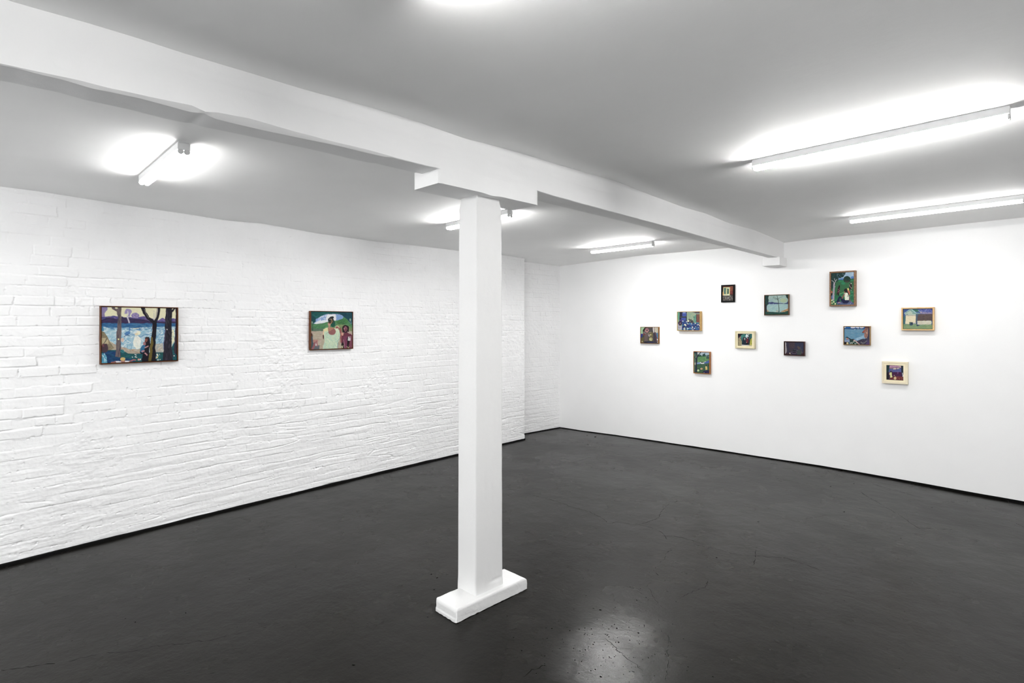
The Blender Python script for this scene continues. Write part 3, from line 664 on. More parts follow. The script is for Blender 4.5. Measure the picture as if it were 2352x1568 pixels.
def frame_ring(w, h, fw, d, rec, bev, mat_, name, parent, y0=0.0, shear=0.0):
    """mitred frame: y=y0 (wall side) to y=y0-d (front), opening w-2fw, inner lip goes back by rec"""
    v = []
    def loop(a, b, y):
        for sx, sz in ((-1, -1), (1, -1), (1, 1), (-1, 1)): v.append((sx * a, y, sz * b))
    W, H_ = w / 2, h / 2
    loop(W, H_, y0); loop(W, H_, y0 - d + bev); loop(W - bev, H_ - bev, y0 - d)
    loop(W - fw + bev, H_ - fw + bev, y0 - d); loop(W - fw, H_ - fw, y0 - d + bev); loop(W - fw, H_ - fw, y0 - d + rec)
    f = []
    for k in range(5):
        for i in range(4):
            j = (i + 1) % 4; f.append((4*k+i, 4*k+j, 4*k+4+j, 4*k+4+i))
    k = 5
    for i in range(4):
        j = (i + 1) % 4; f.append((20+i, 20+j, j, i))
    o = mesh_obj(name, v, f, [mat_], parent)
    return o

def hang(key, label, fmat, fw, gap, painter, inner=None, bev=.0015, recess=.007, back=None, roll=0.0, name='framed_painting'):
    w_, u, z, w, h, d = PAINT[key]
    if w_ == 'R':
        t = empty(name, (u, wr_y(u) + .001, z), math.atan(WALL_R[1]))
        # follow the bowed plaster near the floor: sit on the wall surface
        t.location.y = float(rwall_y(u, z)) + .002; 
    else:
        t = empty(name, (wl_x(u) + .0, u, z), math.pi / 2 + math.atan(-WALL_L[1]) )
    if roll: t.rotation_euler = (0, roll, t.rotation_euler[2])
    frame_ring(w, h, fw, d, d - .004, bev, fmat, 'frame', t)
    cw, ch = w - 2 * (fw + gap), h - 2 * (fw + gap)
    yb = -d + recess + .012
    if inner:
        mat_in, iw, irec = inner
        frame_ring(w - 2 * fw + .001, h - 2 * fw + .001, iw + .0005, .010, .009, .001, mat_in, 'inner_frame', t, y0=-d + irec + .010)
        cw, ch = w - 2 * (fw + iw) - .002, h - 2 * (fw + iw) - .002
    mb = MB(); mb.box((-w / 2 + fw * .5, yb, -h / 2 + fw * .5), (w / 2 - fw * .5, min(yb + .006, -.002), h / 2 - fw * .5))
    mb.build('backing_board', back or M['black'], t)
    col = painter.colours(); ny, nx = col.shape[:2]
    xs = np.concatenate([[-cw / 2], (np.arange(nx) + .5) / nx * cw - cw / 2, [cw / 2]]); xs = np.concatenate([[xs[0]], xs, [xs[-1]]])
    zs_ = np.concatenate([[ch / 2], ch / 2 - (np.arange(ny) + .5) / ny * ch, [-ch / 2]]); zs_ = np.concatenate([[zs_[0]], zs_, [zs_[-1]]])
    X, Z = np.meshgrid(xs, zs_); Yc = np.full(X.shape, -d + recess)
    Yc[0] = Yc[-1] = yb; Yc[:, 0] = Yc[:, -1] = yb
    lum = np.pad(col, ((2, 2), (2, 2), (0, 0)), 'edge')
    Yc[2:-2, 2:-2] -= .0006 * fbm(X[2:-2, 2:-2] * 160, Z[2:-2, 2:-2] * 220, 3, 3)
    grid_obj('canvas', np.stack([X, Yc, Z], -1), [M['paint']], parent=t, col=lum)
    tag(t, label, 'painting', 'framed paintings on the walls'); return t

# ---- 1: lake seen through tree trunks
P = Painter([(303,232),(1900,255),(1900,1355),(303,1410)], 280, 196, 1).fill('#ece7bd', .03)
P.p('#9484b0', (290,220),(420,235),(425,290),(365,360),(372,440),(303,520))
P.p('#5a5490', (290,445),(440,430),(560,415),(640,420),(740,425),(820,450),(900,430),(1000,470),(1100,430),(1180,412),(1300,450),(1400,480),(1500,510),(1560,470),(1610,450),(1640,480),(1800,460),(1910,475),(1910,580),(290,580))
P.dabs(['#7d6a9e', '#4a4a88', '#8d74a8'], (303,430,1900,560), 90, 60, 12, 5, 20)
P.p('#3a3157', (290,510),(400,460),(480,452),(620,480),(720,430),(800,450),(860,450),(960,470),(1080,480),(1250,495),(1380,545),(1500,530),(1640,535),(1910,530),(1910,580),(290,580))
P.dabs(['#46385f', '#2f2c55', '#4a2f50'], (303,450,1900,575), 60, 70, 12, 0, 10)
P.e('#a193bd', 862, 325, 72, 64).p('#a193bd', (790,330),(940,330),(915,350),(900,420),(880,430),(850,430),(850,345),(790,385)).e('#e6e2c0', 836, 400, 20, 34)
P.l('#c9bfcc', 30, (845,430),(865,490),(892,560)).l('#eae6d8', 14, (852,320),(850,380))
P.e('#8c7cad', 1008, 408, 82, 62).dabs(['#a99bbf', '#77679f'], (930,350,1090,470), 22, 26, 8, 60, 40)
P.p('#2d6b9c', (290,570),(1910,570),(1910,670),(290,670)).dabs(['#3c7dab', '#1f5a8e', '#4d7fa0', '#2a5f8c'], (303,570,1880,670), 120, 60, 9, 0, 8)
lake = [(290,640),(360,655),(620,660),(700,675),(870,655),(1000,690),(1150,670),(1380,650),(1640,648),(1910,640),(1910,960),(1800,1050),(1640,1160),(1600,1195),(1440,1200),(1100,1215),(800,1190),(700,1120),(560,1000),(450,920),(360,800),(290,700)]
P.p('#a6cbd9', *lake).dabs(['#d9e8ea', '#7fb4d0', '#c2dde4', '#90bcd3', '#e8f0ee', '#6ca6c9'], (303,640,1880,1200), 620, 52, 9, -18, 30)
P.dabs(['#2f74a6', '#3b83b5'], (500,650,1640,720), 34, 48, 8, 5, 12).dabs(['#4785b8'], (900,700,1360,900), 16, 60, 8, 5, 12)
P.p('#3f86ae', (290,640),(335,650),(345,730),(290,745))
P.dabs(['#6da3c8', '#4f8fbd'], (1440,650,1640,1100), 40, 50, 6, -70, 15, region=lake)
P.p('#f1ecc0', (1790,720),(1840,700),(1850,950),(1790,1050)).dabs(['#a9c9b8', '#2d6577', '#f3efcf'], (1790,640,1870,1050), 26, 28, 8, -50, 25)
P.p('#4c7fb6', (770,800),(810,750),(880,740),(905,770),(880,800),(850,830),(800,830)).l('#4c7fb6', 26, (890,670),(890,730)).l('#3b5f86', 14, (765,855),(840,820),(890,830))
P.e('#dcbfae', 735, 925, 32, 42).e('#f4edd0', 1075, 780, 48, 42).e('#f1e0b4', 1035, 805, 36, 26)
P.p('#eef0e0', (1010,855),(1060,842),(1120,882),(1138,960),(1112,1100),(1030,1112),(975,1060),(972,930)).dabs(['#f7f7ee', '#dfe9e0'], (970,850,1140,1110), 40, 24, 9, 80, 30)
P.p('#b7a894', (290,760),(360,770),(430,860),(470,940),(560,1005),(620,1020),(700,1055),(850,1110),(1000,1120),(1130,1108),(1130,1225),(900,1225),(800,1180),(700,1125),(560,1140),(290,1150)).dabs(['#cbbfae', '#a08f80', '#b98f72'], (560,1000,1130,1220), 60, 40, 8, 15, 15)
P.p('#8b7f63', (290,742),(360,755),(420,830),(465,940),(560,1090),(500,1130),(430,1140),(290,1150)).dabs(['#a39776', '#78705a'], (303,760,600,1130), 40, 30, 9, 30, 30)
P.p('#b5afa2', (1440,1010),(1600,985),(1615,1190),(1440,1195)).dabs(['#c9b49c', '#9fb0ae', '#d9d4c6'], (1440,980,1620,1195), 34, 26, 9, -30, 30)
P.p('#185660', (290,1150),(420,1135),(600,1130),(715,1115),(800,1180),(860,1208),(960,1215),(1120,1210),(1440,1195),(1640,1190),(1790,1080),(1860,950),(1910,900),(1910,1420),(290,1420)).dabs(['#1f6a6c', '#134654', '#1c5a50'], (303,1110,1900,1410), 150, 60, 14, 0, 30)
P.p('#163f6e', (290,1200),(420,1160),(600,1170),(640,1300),(900,1320),(1000,1330),(1000,1420),(290,1420)).dabs(['#1d4f80', '#12345c', '#17506a'], (303,1150,1000,1410), 60, 60, 14, 0, 25)
P.p('#2b7f86', (700,1115),(760,1130),(800,1190),(760,1210),(700,1180)).l('#123f4a', 8, (700,1130),(780,1200))
P.p('#6d6064', (498,225),(722,225),(716,400),(712,700),(702,1000),(700,1290),(580,1275),(604,1100),(612,850),(632,600),(640,420),(612,330),(540,280)).dabs(['#544d5a', '#86776f', '#4a4450', '#7a6a66'], (560,240,720,1290), 90, 60, 8, 88, 8)
P.e('#eee9bf', 606, 246, 34, 18).e('#efe99a', 655, 905, 17, 17)
P.l('#b7ac9f', 34, (1492,225),(1480,330),(1455,470)).p('#d8d2bd', (1395,300),(1425,300),(1440,470),(1430,525),(1395,480)).e('#e9e3c2', 1412, 330, 10, 16)
P.l('#23202c', 76, (1165,225),(1205,350),(1290,460),(1420,555), w1=60).l('#8a8480', 8, (1195,270),(1240,380),(1300,450))
P.l('#25222e', 40, (1520,225),(1512,380),(1470,480),(1420,560), w1=60)
P.p('#1f1d26', (1372,520),(1475,520),(1462,700),(1448,900),(1440,1100),(1455,1385),(1280,1392),(1325,1100),(1345,870),(1380,650))
P.p('#6b5c22', (1345,860),(1388,880),(1392,1000),(1350,1385),(1282,1392),(1322,1060)).l('#7c4a3c', 8, (1383,600),(1368,740))
P.l('#2b2732', 46, (1780,330),(1885,240), w1=34)
P.p('#2b2833', (1662,225),(1805,225),(1795,450),(1792,800),(1792,1100),(1822,1380),(1600,1385),(1620,1000),(1640,700),(1650,450)).dabs(['#3a3644', '#1d1b24', '#4c4652'], (1640,260,1800,1370), 70, 50, 8, 85, 12)
P.l('#574a6c', 14, (1648,700),(1632,900),(1618,1120)).e('#ece8e0', 1686, 694, 12, 12)
P.p('#3d2a35', (1880,240),(1912,240),(1912,1260),(1845,1210),(1852,950),(1872,600))
P.p('#1d1b26', (1215,870),(1250,850),(1300,862),(1320,930),(1325,1000),(1335,1020),(1300,1150),(1296,1392),(1148,1392),(1165,1225),(1118,1215),(1100,1180),(1172,1060),(1210,975))
P.e('#8d4e42', 1242, 925, 30, 46).p('#3d2a24', (1215,880),(1250,858),(1300,880),(1288,910),(1225,905)).e('#a05a4c', 1228, 928, 14, 20)
P.p('#2a6f9c', (1120,1100),(1165,1030),(1215,1022),(1228,1050),(1205,1130),(1170,1195),(1110,1175)).e('#a97478', 1210, 1000, 26, 36)
P.l('#c58f92', 26, (1222,1085),(1285,1055)).l('#c08a90', 30, (1150,1165),(1195,1155)).l('#c08a8e', 28, (1218,1205),(1255,1240))
P.e('#4d3a44', 368, 1090, 76, 96).p('#c0b088', (290,880),(395,876),(445,930),(452,1000),(330,1010),(290,1030)).l('#3a3a44', 16, (405,895),(385,950),(342,1000)).e('#7a4650', 325, 1035, 22, 34)
P.p('#4fa3c0', (290,1200),(365,1205),(410,1280),(425,1420),(290,1420)).dabs(['#d5ecf2', '#2f86a8', '#8fcadb'], (303,1205,425,1410), 34, 26, 7, 75, 15)
P.l('#a86a63', 22, (505,1400),(610,1385)).l('#ece9ea', 30, (610,1387),(712,1388)).l('#ece9ea', 30, (790,1378),(885,1378)).l('#a8655f', 22, (890,1378),(960,1338),(1015,1345))
P.e('#b07a6c', 748, 1378, 44, 26).e('#dcb968', 746, 1328, 52, 32)
P.e('#d9a08f', 1090, 1340, 24, 20).e('#cfd6cc', 1128, 1336, 14, 16)
P.dabs(['#f0ecd0', '#e8e4c8', '#2f78a8', '#efe2a0'], (1455,1215,1545,1360), 22, 11, 10, 30, 60, region=[(290,1100),(1910,1100),(1910,1420),(290,1420)], mix=1)
P.dabs(['#d5e0d8'], (930,1230,1040,1290), 4, 24, 7, 30, 30, mix=.9).e('#f0efe4', 1838, 1270, 11, 13).e('#dcdccc', 1022, 1275, 12, 14)
f1 = wood('walnut_frame', '#46260f', '#683a1a')
hang('P1', 'large wide painting of a blue lake behind dark tree trunks, on the brick wall', f1, .0065, .0035, P)

# ---- 2: woman in a pale dress, hill and arch of sky
P = Painter([(342,210),(1556,235),(1553,1290),(342,1330)], 190, 160, 2).fill('#0f5a56', .1)
P.dabs(['#136660', '#0d4a50', '#15706a'], (340,210,1560,560), 70, 60, 16, 20, 40)
P.p('#164a58', (1100,200),(1580,200),(1580,600),(1450,520),(1330,400),(1200,300)).dabs(['#1d5562', '#123f50'], (1200,210,1560,520), 30, 50, 14, 30, 30)
sky = [(405,560),(470,440),(600,360),(720,300),(830,280),(1050,275),(1180,290),(1260,330),(1340,400),(1440,480),(1540,580),(1300,600),(900,560),(500,580)]
P.p('#86a5d8', *sky).dabs(['#e9ebf4', '#6f95d2', '#a9c0e6', '#c9d6ee'], (420,280,1300,560), 90, 60, 14, -30, 20)
P.p('#f0eff0', (830,290),(1065,285),(1075,470),(980,480),(820,460),(760,430)).p('#eceef2', (420,560),(520,500),(700,470),(840,440),(840,520),(600,560),(480,575)).p('#7fa3d6', (1085,290),(1200,300),(1290,360),(1250,450),(1085,480))
P.p('#4f8a58', (340,570),(500,575),(700,545),(840,510),(1000,490),(1080,470),(1250,450),(1290,380),(1330,380),(1440,480),(1560,620),(1560,810),(340,790)).dabs(['#5f9a5c', '#3f7a50', '#6b9560', '#4c8450', '#5b7d5c'], (340,450,1560,790), 150, 60, 14, -5, 25)
P.e('#3f7a44', 1260, 510, 175, 80, -5).dabs(['#4c8a48', '#35693e'], (1090,400,1420,590), 34, 40, 14, 0, 50)
P.p('#7c8f5c', (1100,600),(1300,590),(1430,640),(1560,700),(1560,800),(1100,800)).dabs(['#8a9560', '#6d8a56'], (1100,590,1560,800), 30, 50, 12, 10, 20)
P.p('#5a7460', (342,700),(560,720),(700,700),(700,790),(342,780))
P.p('#0f4a50', (340,300),(480,400),(470,520),(410,550),(340,500)).e('#7fa58c', 368, 530, 22, 40).l('#1d4a44', 22, (385,560),(378,760)).e('#8fb09a', 1500, 450, 26, 44).l('#7fa296', 12, (1490,470),(1545,560))
P.p('#b9ab95', (340,785),(700,795),(1100,800),(1560,790),(1560,1340),(340,1340)).dabs(['#c6b9a4', '#a99a84', '#c2a99c', '#b3a78c'], (342,790,1560,1320), 130, 50, 16, 10, 40)
P.p('#4a5a64', (340,860),(380,870),(385,1020),(420,1180),(590,1220),(570,1330),(340,1335)).p('#666a72', (430,1190),(590,1215),(575,1320),(400,1320)).e('#5d4038', 360, 900, 22, 50)
P.l('#9c6066', 58, (455,1110),(430,1200),(385,1310)).e('#bb8578', 440, 1075, 46, 36).e('#c08a80', 510, 1075, 38, 34).l('#a86a70', 34, (500,1090),(520,1220)).e('#d8cfd2', 484, 1190, 18, 34)
P.e('#5e2f30', 697, 955, 20, 74)
P.l('#9a5c58', 70, (1190,720),(1225,900),(1235,1110), w1=66)
dress = [(700,760),(760,690),(830,680),(1060,700),(1110,700),(1165,760),(1195,870),(1195,980),(1150,1090),(1120,1200),(1135,1330),(680,1330),(700,1200),(735,1090),(715,960)]
P.p('#c3dcbc', *dress).dabs(['#d7e6c4', '#aecfb8', '#cfe0b4', '#b9d9c6', '#e2e8c6'], (690,690,1200,1320), 200, 46, 10, 80, 30)
P.p('#e6dca0', (715,720),(830,680),(850,760),(800,800),(720,790)).l('#eec9a0', 26, (705,740),(700,880))
P.l('#7f9690', 9, (770,880),(850,820),(900,790)).l('#6f86a0', 9, (1195,990),(1110,1100)).l('#89a0a8', 18, (1130,1130),(1120,1280))
P.p('#c99a78', (830,690),(880,670),(1040,690),(960,740),(870,800)).e('#9a6260', 960, 800, 108, 106).p('#b58068', (820,690),(1030,690),(900,790),(850,790))
P.l('#c08a74', 60, (878,600),(880,690)).e('#c59a80', 872, 580, 42, 60)
P.e('#16594a', 985, 560, 72, 105).e('#262a2e', 920, 460, 88, 78).e('#262a30', 955, 385, 62, 36).e('#3f4a3c', 960, 500, 60, 60).l('#c08a50', 14, (935,430),(955,500),(930,560)).l('#d9c2b4', 8, (880,440),(910,425),(960,425)).e('#5a3026', 885, 535, 36, 26)
P.e('#d9cba0', 1108, 678, 62, 50).e('#9a5c58', 1108, 690, 48, 38).e('#dfe3c2', 1098, 750, 42, 44)
P.p('#6d3447', (1250,880),(1320,830),(1400,820),(1460,860),(1540,880),(1560,930),(1560,1340),(1240,1340),(1230,1150)).e('#dca08c', 1262, 870, 34, 52)
P.e('#2a1c22', 1358, 720, 104, 112).p('#2a1c22', (1258,720),(1460,720),(1460,830),(1262,830)).e('#8c5660', 1360, 730, 52, 82).e('#6e3c48', 1372, 760, 26, 50).e('#b58a8c', 1325, 720, 16, 18)
P.l('#c9a6a0', 16, (1420,820),(1500,840),(1540,900)).p('#7c3a58', (1300,960),(1400,930),(1430,1000),(1400,1310),(1320,1310)).p('#84485a', (1480,940),(1553,940),(1553,1300),(1480,1290)).l('#c9a0a8', 9, (1300,1040),(1340,1300))
P.p('#231a20', (1400,960),(1480,1000),(1470,1150),(1430,1310),(1400,1280)).dabs(['#f2f0f0'], (1430,955,1500,1060), 16, 16, 10, 60, 60, region=[(1420,950),(1505,950),(1505,1070),(1420,1070)], mix=1)
P.p('#1d1a1a', (1230,1190),(1290,1100),(1320,1310),(1225,1310)).dabs(['#ddd79a', '#e8e6c0'], (1235,1220,1300,1300), 9, 10, 8, 30, 60, mix=1).dabs(['#ddd79a'], (1400,1230,1470,1300), 6, 10, 8, 30, 60, region=[(1390,1200),(1490,1200),(1490,1310),(1390,1310)], mix=1)
f2 = wood('dark_oak_frame', '#4a240a', '#6c3a12')
hang('P2', 'painting of a woman in a pale green dress, on the brick wall nearer the post', f2, .0055, .0035, P)

# ---- 3: park with seated woman
P = Painter([(360,350),(1062,310),(1072,1275),(368,1310)], 110, 160, 3).fill('#2e6a42', .12)
P.p('#9dbcd8', (350,300),(1080,300),(1080,520),(600,560),(540,480)).dabs(['#8fb0d2', '#b3cbe0', '#a5c4d0'], (560,310,1070,520), 60, 40, 12, -10, 20)
P.p('#4d7fbe', (600,520),(700,500),(760,500),(760,550),(600,552)).e('#4f80c0', 1030, 480, 60, 40)
P.p('#1d4a3c', (590,548),(780,548),(780,562),(590,562)).p('#20503c', (960,515),(1080,505),(1080,540),(960,545)).p('#1f7f52', (580,560),(780,560),(780,600),(580,610)).p('#1f7f52', (960,540),(1075,530),(1075,575),(960,575))
P.dabs(['#2f6e40', '#3a6338', '#256a48', '#3e5f3a', '#1f7a4e'], (370,600,1070,1290), 190, 46, 16, 0, 40)
P.e('#1c8056', 740, 650, 60, 40).p('#1f6e4a', (360,1000),(600,1000),(800,900),(1070,880),(1070,1200),(900,1200),(500,1250),(360,1200)).dabs(['#2a8a5a', '#206a48', '#3a9060'], (370,900,1070,1200), 80, 40, 12, -10, 30)
P.l('#6fae6a', 14, (620,975),(700,945),(760,920)).e('#16362c', 855, 530, 112, 98).p('#1a3a30', (750,500),(965,500),(960,590),(760,600)).dabs(['#1d4436', '#122c26', '#3a3f38'], (750,440,960,620), 40, 24, 12, 0, 60)
P.e('#3c3f36', 860, 600, 70, 30)
P.p('#1b3a38', (350,330),(810,320),(800,380),(760,440),(680,490),(590,500),(585,600),(520,610),(480,760),(400,800),(350,900)).dabs(['#2c5450', '#122a2c', '#1f4640', '#36605a'], (360,330,800,620), 110, 16, 7, 30, 60)
P.dabs(['#9dbcd8', '#8fb0d2'], (540,340,800,500), 34, 7, 4, 30, 60, mix=.8).dabs(['#23423c', '#2f3f48'], (360,620,430,900), 30, 24, 10, 80, 20)
P.p('#b4aab6', (440,640),(480,640),(478,800),(468,1000),(465,1170),(405,1170),(420,950),(430,800)).l('#8d8798', 14, (462,700),(455,900),(450,1150))
P.l('#cfc9c8', 12, (376,572),(430,595),(455,650)).l('#cfc9c8', 12, (470,505),(475,560),(505,580),(470,660)).l('#cfc9c8', 9, (505,580),(545,530)).l('#b4aab6', 10, (470,790),(492,740))
P.p('#1c1c30', (362,900),(395,900),(405,1000),(370,1050)).e('#e0715c', 385, 920, 18, 36).p('#5a72a0', (375,1040),(420,1000),(420,1140),(375,1120))
P.p('#2a1a20', (590,760),(600,715),(640,705),(645,760),(635,900),(610,1020),(590,1035),(560,960),(540,1025),(530,1000),(560,880),(570,800)).dabs(['#8f4a56', '#d49aa6', '#5a2030', '#b0606c'], (545,760,640,970), 30, 12, 6, 60, 40)
P.p('#2c2624', (940,660),(975,625),(1005,640),(1010,700),(1015,770),(990,835),(920,820),(930,730)).e('#d3c6bc', 985, 655, 18, 14).l('#a89486', 13, (930,690),(950,745),(1000,795)).e('#e2cdb8', 998, 790, 10, 10).l('#7d8a74', 8, (1015,700),(1040,790)).p('#6d7f78', (970,840),(1005,840),(1000,880),(975,880))
P.p('#c06a50', (870,860),(920,850),(950,890),(960,980),(910,990),(880,900)).e('#e2d070', 890, 828, 28, 36)
P.p('#6d5f62', (915,1000),(945,1030),(960,1120),(1000,1190),(1070,1260),(940,1200),(910,1120))
P.p('#52618a', (520,1210),(700,1200),(900,1180),(1000,1200),(1075,1240),(1075,1290),(560,1290)).dabs(['#8a97c0', '#3a4470', '#6a6a90', '#2a3050'], (520,1190,1070,1290), 70, 24, 7, 0, 30)
P.p('#1b1f44', (520,1215),(560,1150),(600,1060),(640,1035),(690,1060),(730,1110),(790,1140),(920,1140),(915,1210),(860,1260),(760,1255),(700,1200),(660,1160),(630,1210),(560,1230)).e('#a07a88', 620, 1232, 46, 22).p('#2d6a4e', (635,1110),(665,1100),(675,1170),(630,1180))
P.p('#eef0d8', (760,960),(830,940),(890,935),(915,1000),(925,1060),(915,1150),(800,1155),(790,1060)).dabs(['#d9e6cf', '#f8f8e8', '#c2d8c8'], (765,940,925,1150), 26, 22, 8, 60, 40)
P.l('#8f5c50', 38, (775,985),(740,1050),(710,1095)).e('#b07a66', 800, 905, 34, 36).e('#241c22', 822, 862, 56, 58).l('#241c22', 34, (860,900),(905,960),(890,1050), w1=18)
for x, y in ((388,1170),(452,1215),(400,1255),(498,1272)): P.e('#e3e6a4', x, y, 24, 24).e('#f3f1c4', x + 4, y - 4, 12, 12)
P.dabs(['#1d5a3a', '#2a7040'], (370,1140,540,1300), 26, 16, 7, 50, 40, region=[(365,1180),(440,1230),(420,1290),(370,1290)])
m3, nt, b = mat('mottled_wood_frame', rough=.5); n = noise_node(nt, 90, 4, .7)
nt.links.new(ramp(nt, n.outputs[0], [(.3, tuple(lin('#4a2c16'))), (.52, tuple(lin('#7c5636'))), (.75, tuple(lin('#a5835a')))]), b.inputs['Base Color'])
hang('P3', 'tallest painting, two women sitting in a green park, in a mottled brown frame', m3, .016, .001, P, recess=.005)

# ---- 4: pale house and brown roof
P = Painter([(412,325),(1608,310),(1608,1125),(410,1130)], 120, 82, 4).fill('#47609c', .12)
P.p('#3c5a96', (400,300),(700,300),(440,520),(400,700)).p('#4c56a0', (1050,300),(1620,300),(1620,500),(1100,500)).dabs(['#5a64ac', '#414c92', '#7a86c0', '#6a6fa6'], (1050,310,1610,500), 60, 50, 14, 10, 40)
P.p('#34705c', (730,330),(1000,340),(1100,400),(1000,440),(850,430)).l('#9fb4c8', 20, (1030,380),(1130,430)).p('#b49aa2', (1110,430),(1190,430),(1170,505),(1120,505)).p('#8d86ac', (1200,440),(1620,480),(1620,515),(1180,515)).dabs(['#c2a2a4', '#6f6ea6'], (1100,420,1600,510), 24, 30, 9, 60, 40)
P.p('#3d7078', (400,620),(520,600),(490,960),(400,1000))
P.p('#4c6074', (930,520),(1040,520),(990,760),(1000,960),(920,960))
P.p('#8fb4a8', (450,480),(690,330),(770,330),(940,470),(1100,470),(1090,510),(920,530),(560,560),(500,560)).p('#b5c6b2', (500,510),(700,380),(790,470),(800,510),(930,525),(930,560),(520,565)).l('#a9cfd6', 22, (455,500),(600,390),(700,335),(780,340),(935,475)).l('#4c7a7a', 12, (520,460),(700,350),(860,460)).l('#5f8f92', 20, (800,505),(1100,480)).l('#6d7f80', 26, (540,535),(600,535))
P.p('#eadcb6', (515,570),(935,550),(925,900),(915,930),(485,935),(505,760)).p('#b9b2a4', (515,570),(935,550),(935,600),(515,605)).dabs(['#f1e6c6', '#ead49c', '#e6cfb0', '#e9dcc2', '#dcc79c'], (500,610,920,920), 60, 50, 16, -20, 40)
P.p('#5b4c4a', (1040,520),(1620,520),(1620,790),(990,800),(1000,660)).dabs(['#66564e', '#4f4444', '#5e4a4c'], (1000,520,1610,790), 50, 60, 16, 0, 30).l('#6d4a48', 18, (1110,530),(1020,790))
P.p('#d3cdb2', (990,800),(1560,790),(1595,860),(1540,950),(1000,955)).dabs(['#dcd8a8', '#c9bfae', '#d8d6cc'], (1000,800,1580,940), 34, 50, 14, 5, 25).l('#bfe0b4', 12, (1540,800),(1590,870),(1550,940)).l('#d9d4e0', 16, (1005,810),(1010,940))
P.p('#7c9a72', (400,950),(490,945),(920,930),(1000,960),(1620,945),(1620,1140),(400,1140)).dabs(['#8a9a5c', '#6f966c', '#8fa678', '#7a8f58', '#82a07e'], (410,950,1610,1130), 90, 70, 14, -3, 15)
P.p('#2c4660', (660,900),(700,850),(800,860),(820,930),(780,990),(680,985)).p('#4a6a50', (655,870),(720,855),(700,940),(660,930)).e('#1e3044', 770, 900, 40, 30).p('#8c93a8', (820,880),(915,900),(900,930),(830,930)).e('#26405a', 1010, 985, 56, 28).l('#35505e', 24, (980,1010),(1090,975))
f4 = wood('pale_oak_frame', '#c79c66', '#dcbf90', 20)
hang('P4', 'painting of a pale house with a brown roof, in a honey wood frame', f4, .0135, .0035, P, recess=.012)

# ---- 5: big profile face by the sea
P = Painter([(385,315),(1605,315),(1605,1165),(385,1160)], 120, 84, 5).fill('#5f93ae', .08)
P.dabs(['#6f97ae', '#4f8cb0', '#6a8ba8', '#7aa0b8', '#5c86a4'], (385,420,1400,1060), 160, 70, 14, -5, 15)
P.p('#1f6fb4', (380,300),(1400,300),(1400,420),(380,420)).p('#ecebf0', (380,300),(465,310),(420,365),(380,355)).p('#ecebf0', (690,330),(730,310),(920,310),(920,370),(720,375)).p('#e9e9f2', (950,315),(1110,315),(1105,380),(950,360)).p('#ecebf0', (1140,315),(1330,315),(1340,360),(1200,380),(1150,360)).l('#d9c8a0', 14, (1170,320),(1330,320))
P.p('#183a6c', (380,385),(1400,375),(1400,425),(380,425)).dabs(['#245a96', '#12305c'], (380,380,1340,425), 24, 40, 8, 0, 10).e('#eceef0', 908, 435, 14, 18).e('#dfe6ee', 1062, 420, 9, 14)
P.p('#8fb4d0', (900,900),(1050,830),(1200,790),(1340,700),(1400,860),(1200,900),(1040,980),(960,960)).dabs(['#a9c8dc', '#7aa4c4', '#c2d4e4', '#6f9ab8', '#9cbccf'], (850,700,1400,980), 60, 40, 12, -35, 15)
P.p('#8c9cbc', (385,960),(640,960),(640,1060),(385,1050))
P.p('#3b3a52', (1500,300),(1620,300),(1620,1180),(960,1180),(960,1000),(1100,970),(1200,905),(1390,890),(1500,820),(1540,600)).dabs(['#2f2c40', '#46445c', '#302a34'], (1000,880,1610,1160), 60, 50, 16, -20, 40)
P.p('#4b4066', (1480,960),(1620,960),(1620,1180),(1440,1180)).p('#5a3f74', (1470,1110),(1610,1100),(1610,1165),(1450,1165))
P.p('#95695c', (1390,380),(1470,360),(1545,380),(1550,520),(1540,660),(1510,790),(1480,860),(1400,840),(1350,800),(1370,730),(1345,660),(1390,630),(1270,600),(1255,580),(1340,460)).dabs(['#a8786a', '#84584e', '#b08a78', '#7a5a50'], (1300,380,1545,850), 60, 30, 12, 75, 25)
P.p('#6b4038', (1380,300),(1600,300),(1600,360),(1500,370),(1390,385)).p('#a04c40', (1340,480),(1400,460),(1370,560),(1300,600),(1260,580)).e('#2c2a34', 1300, 595, 36, 12).e('#4a3c3c', 1460, 425, 50, 16, -10).e('#c99a84', 1485, 600, 30, 40).l('#d49a88', 14, (1350,680),(1410,690)).e('#a85c50', 1390, 720, 30, 20).l('#dbb8a8', 10, (1440,860),(1490,840)).l('#c8a690', 8, (1545,400),(1540,600),(1520,760))
P.p('#1c2c30', (440,840),(520,795),(580,820),(700,900),(860,905),(880,950),(1000,1000),(1100,1100),(1150,1180),(640,1180),(650,930),(590,870),(520,850),(450,860)).p('#20443c', (660,960),(1000,1000),(1080,1165),(660,1165)).dabs(['#dfe6da', '#cfdcd0'], (670,960,1020,1150), 12, 22, 16, 30, 60, mix=1)
P.l('#d9a8a0', 36, (850,960),(930,985),(1040,1080),(1130,1165), w1=28).p('#b0604e', (470,880),(560,860),(590,900),(560,940),(500,930)).e('#d49a84', 510, 880, 22, 14)
P.l('#c9c4b0', 9, (1200,1040),(1260,1090),(1350,1090),(1430,1040),(1480,980)).l('#9a9a94', 7, (1170,1080),(1240,1130),(1340,1140))
P.p('#17141c', (380,1050),(620,1060),(620,1170),(380,1170)).e('#ece0ae', 540, 1120, 50, 48).e('#d8b870', 530, 1130, 22, 26)
f5 = wood('olive_brown_frame', '#7c5c34', '#a5875a', 30)
hang('P5', 'painting of a large face in profile before blue sea, below the tall park painting', f5, .006, .003, P)

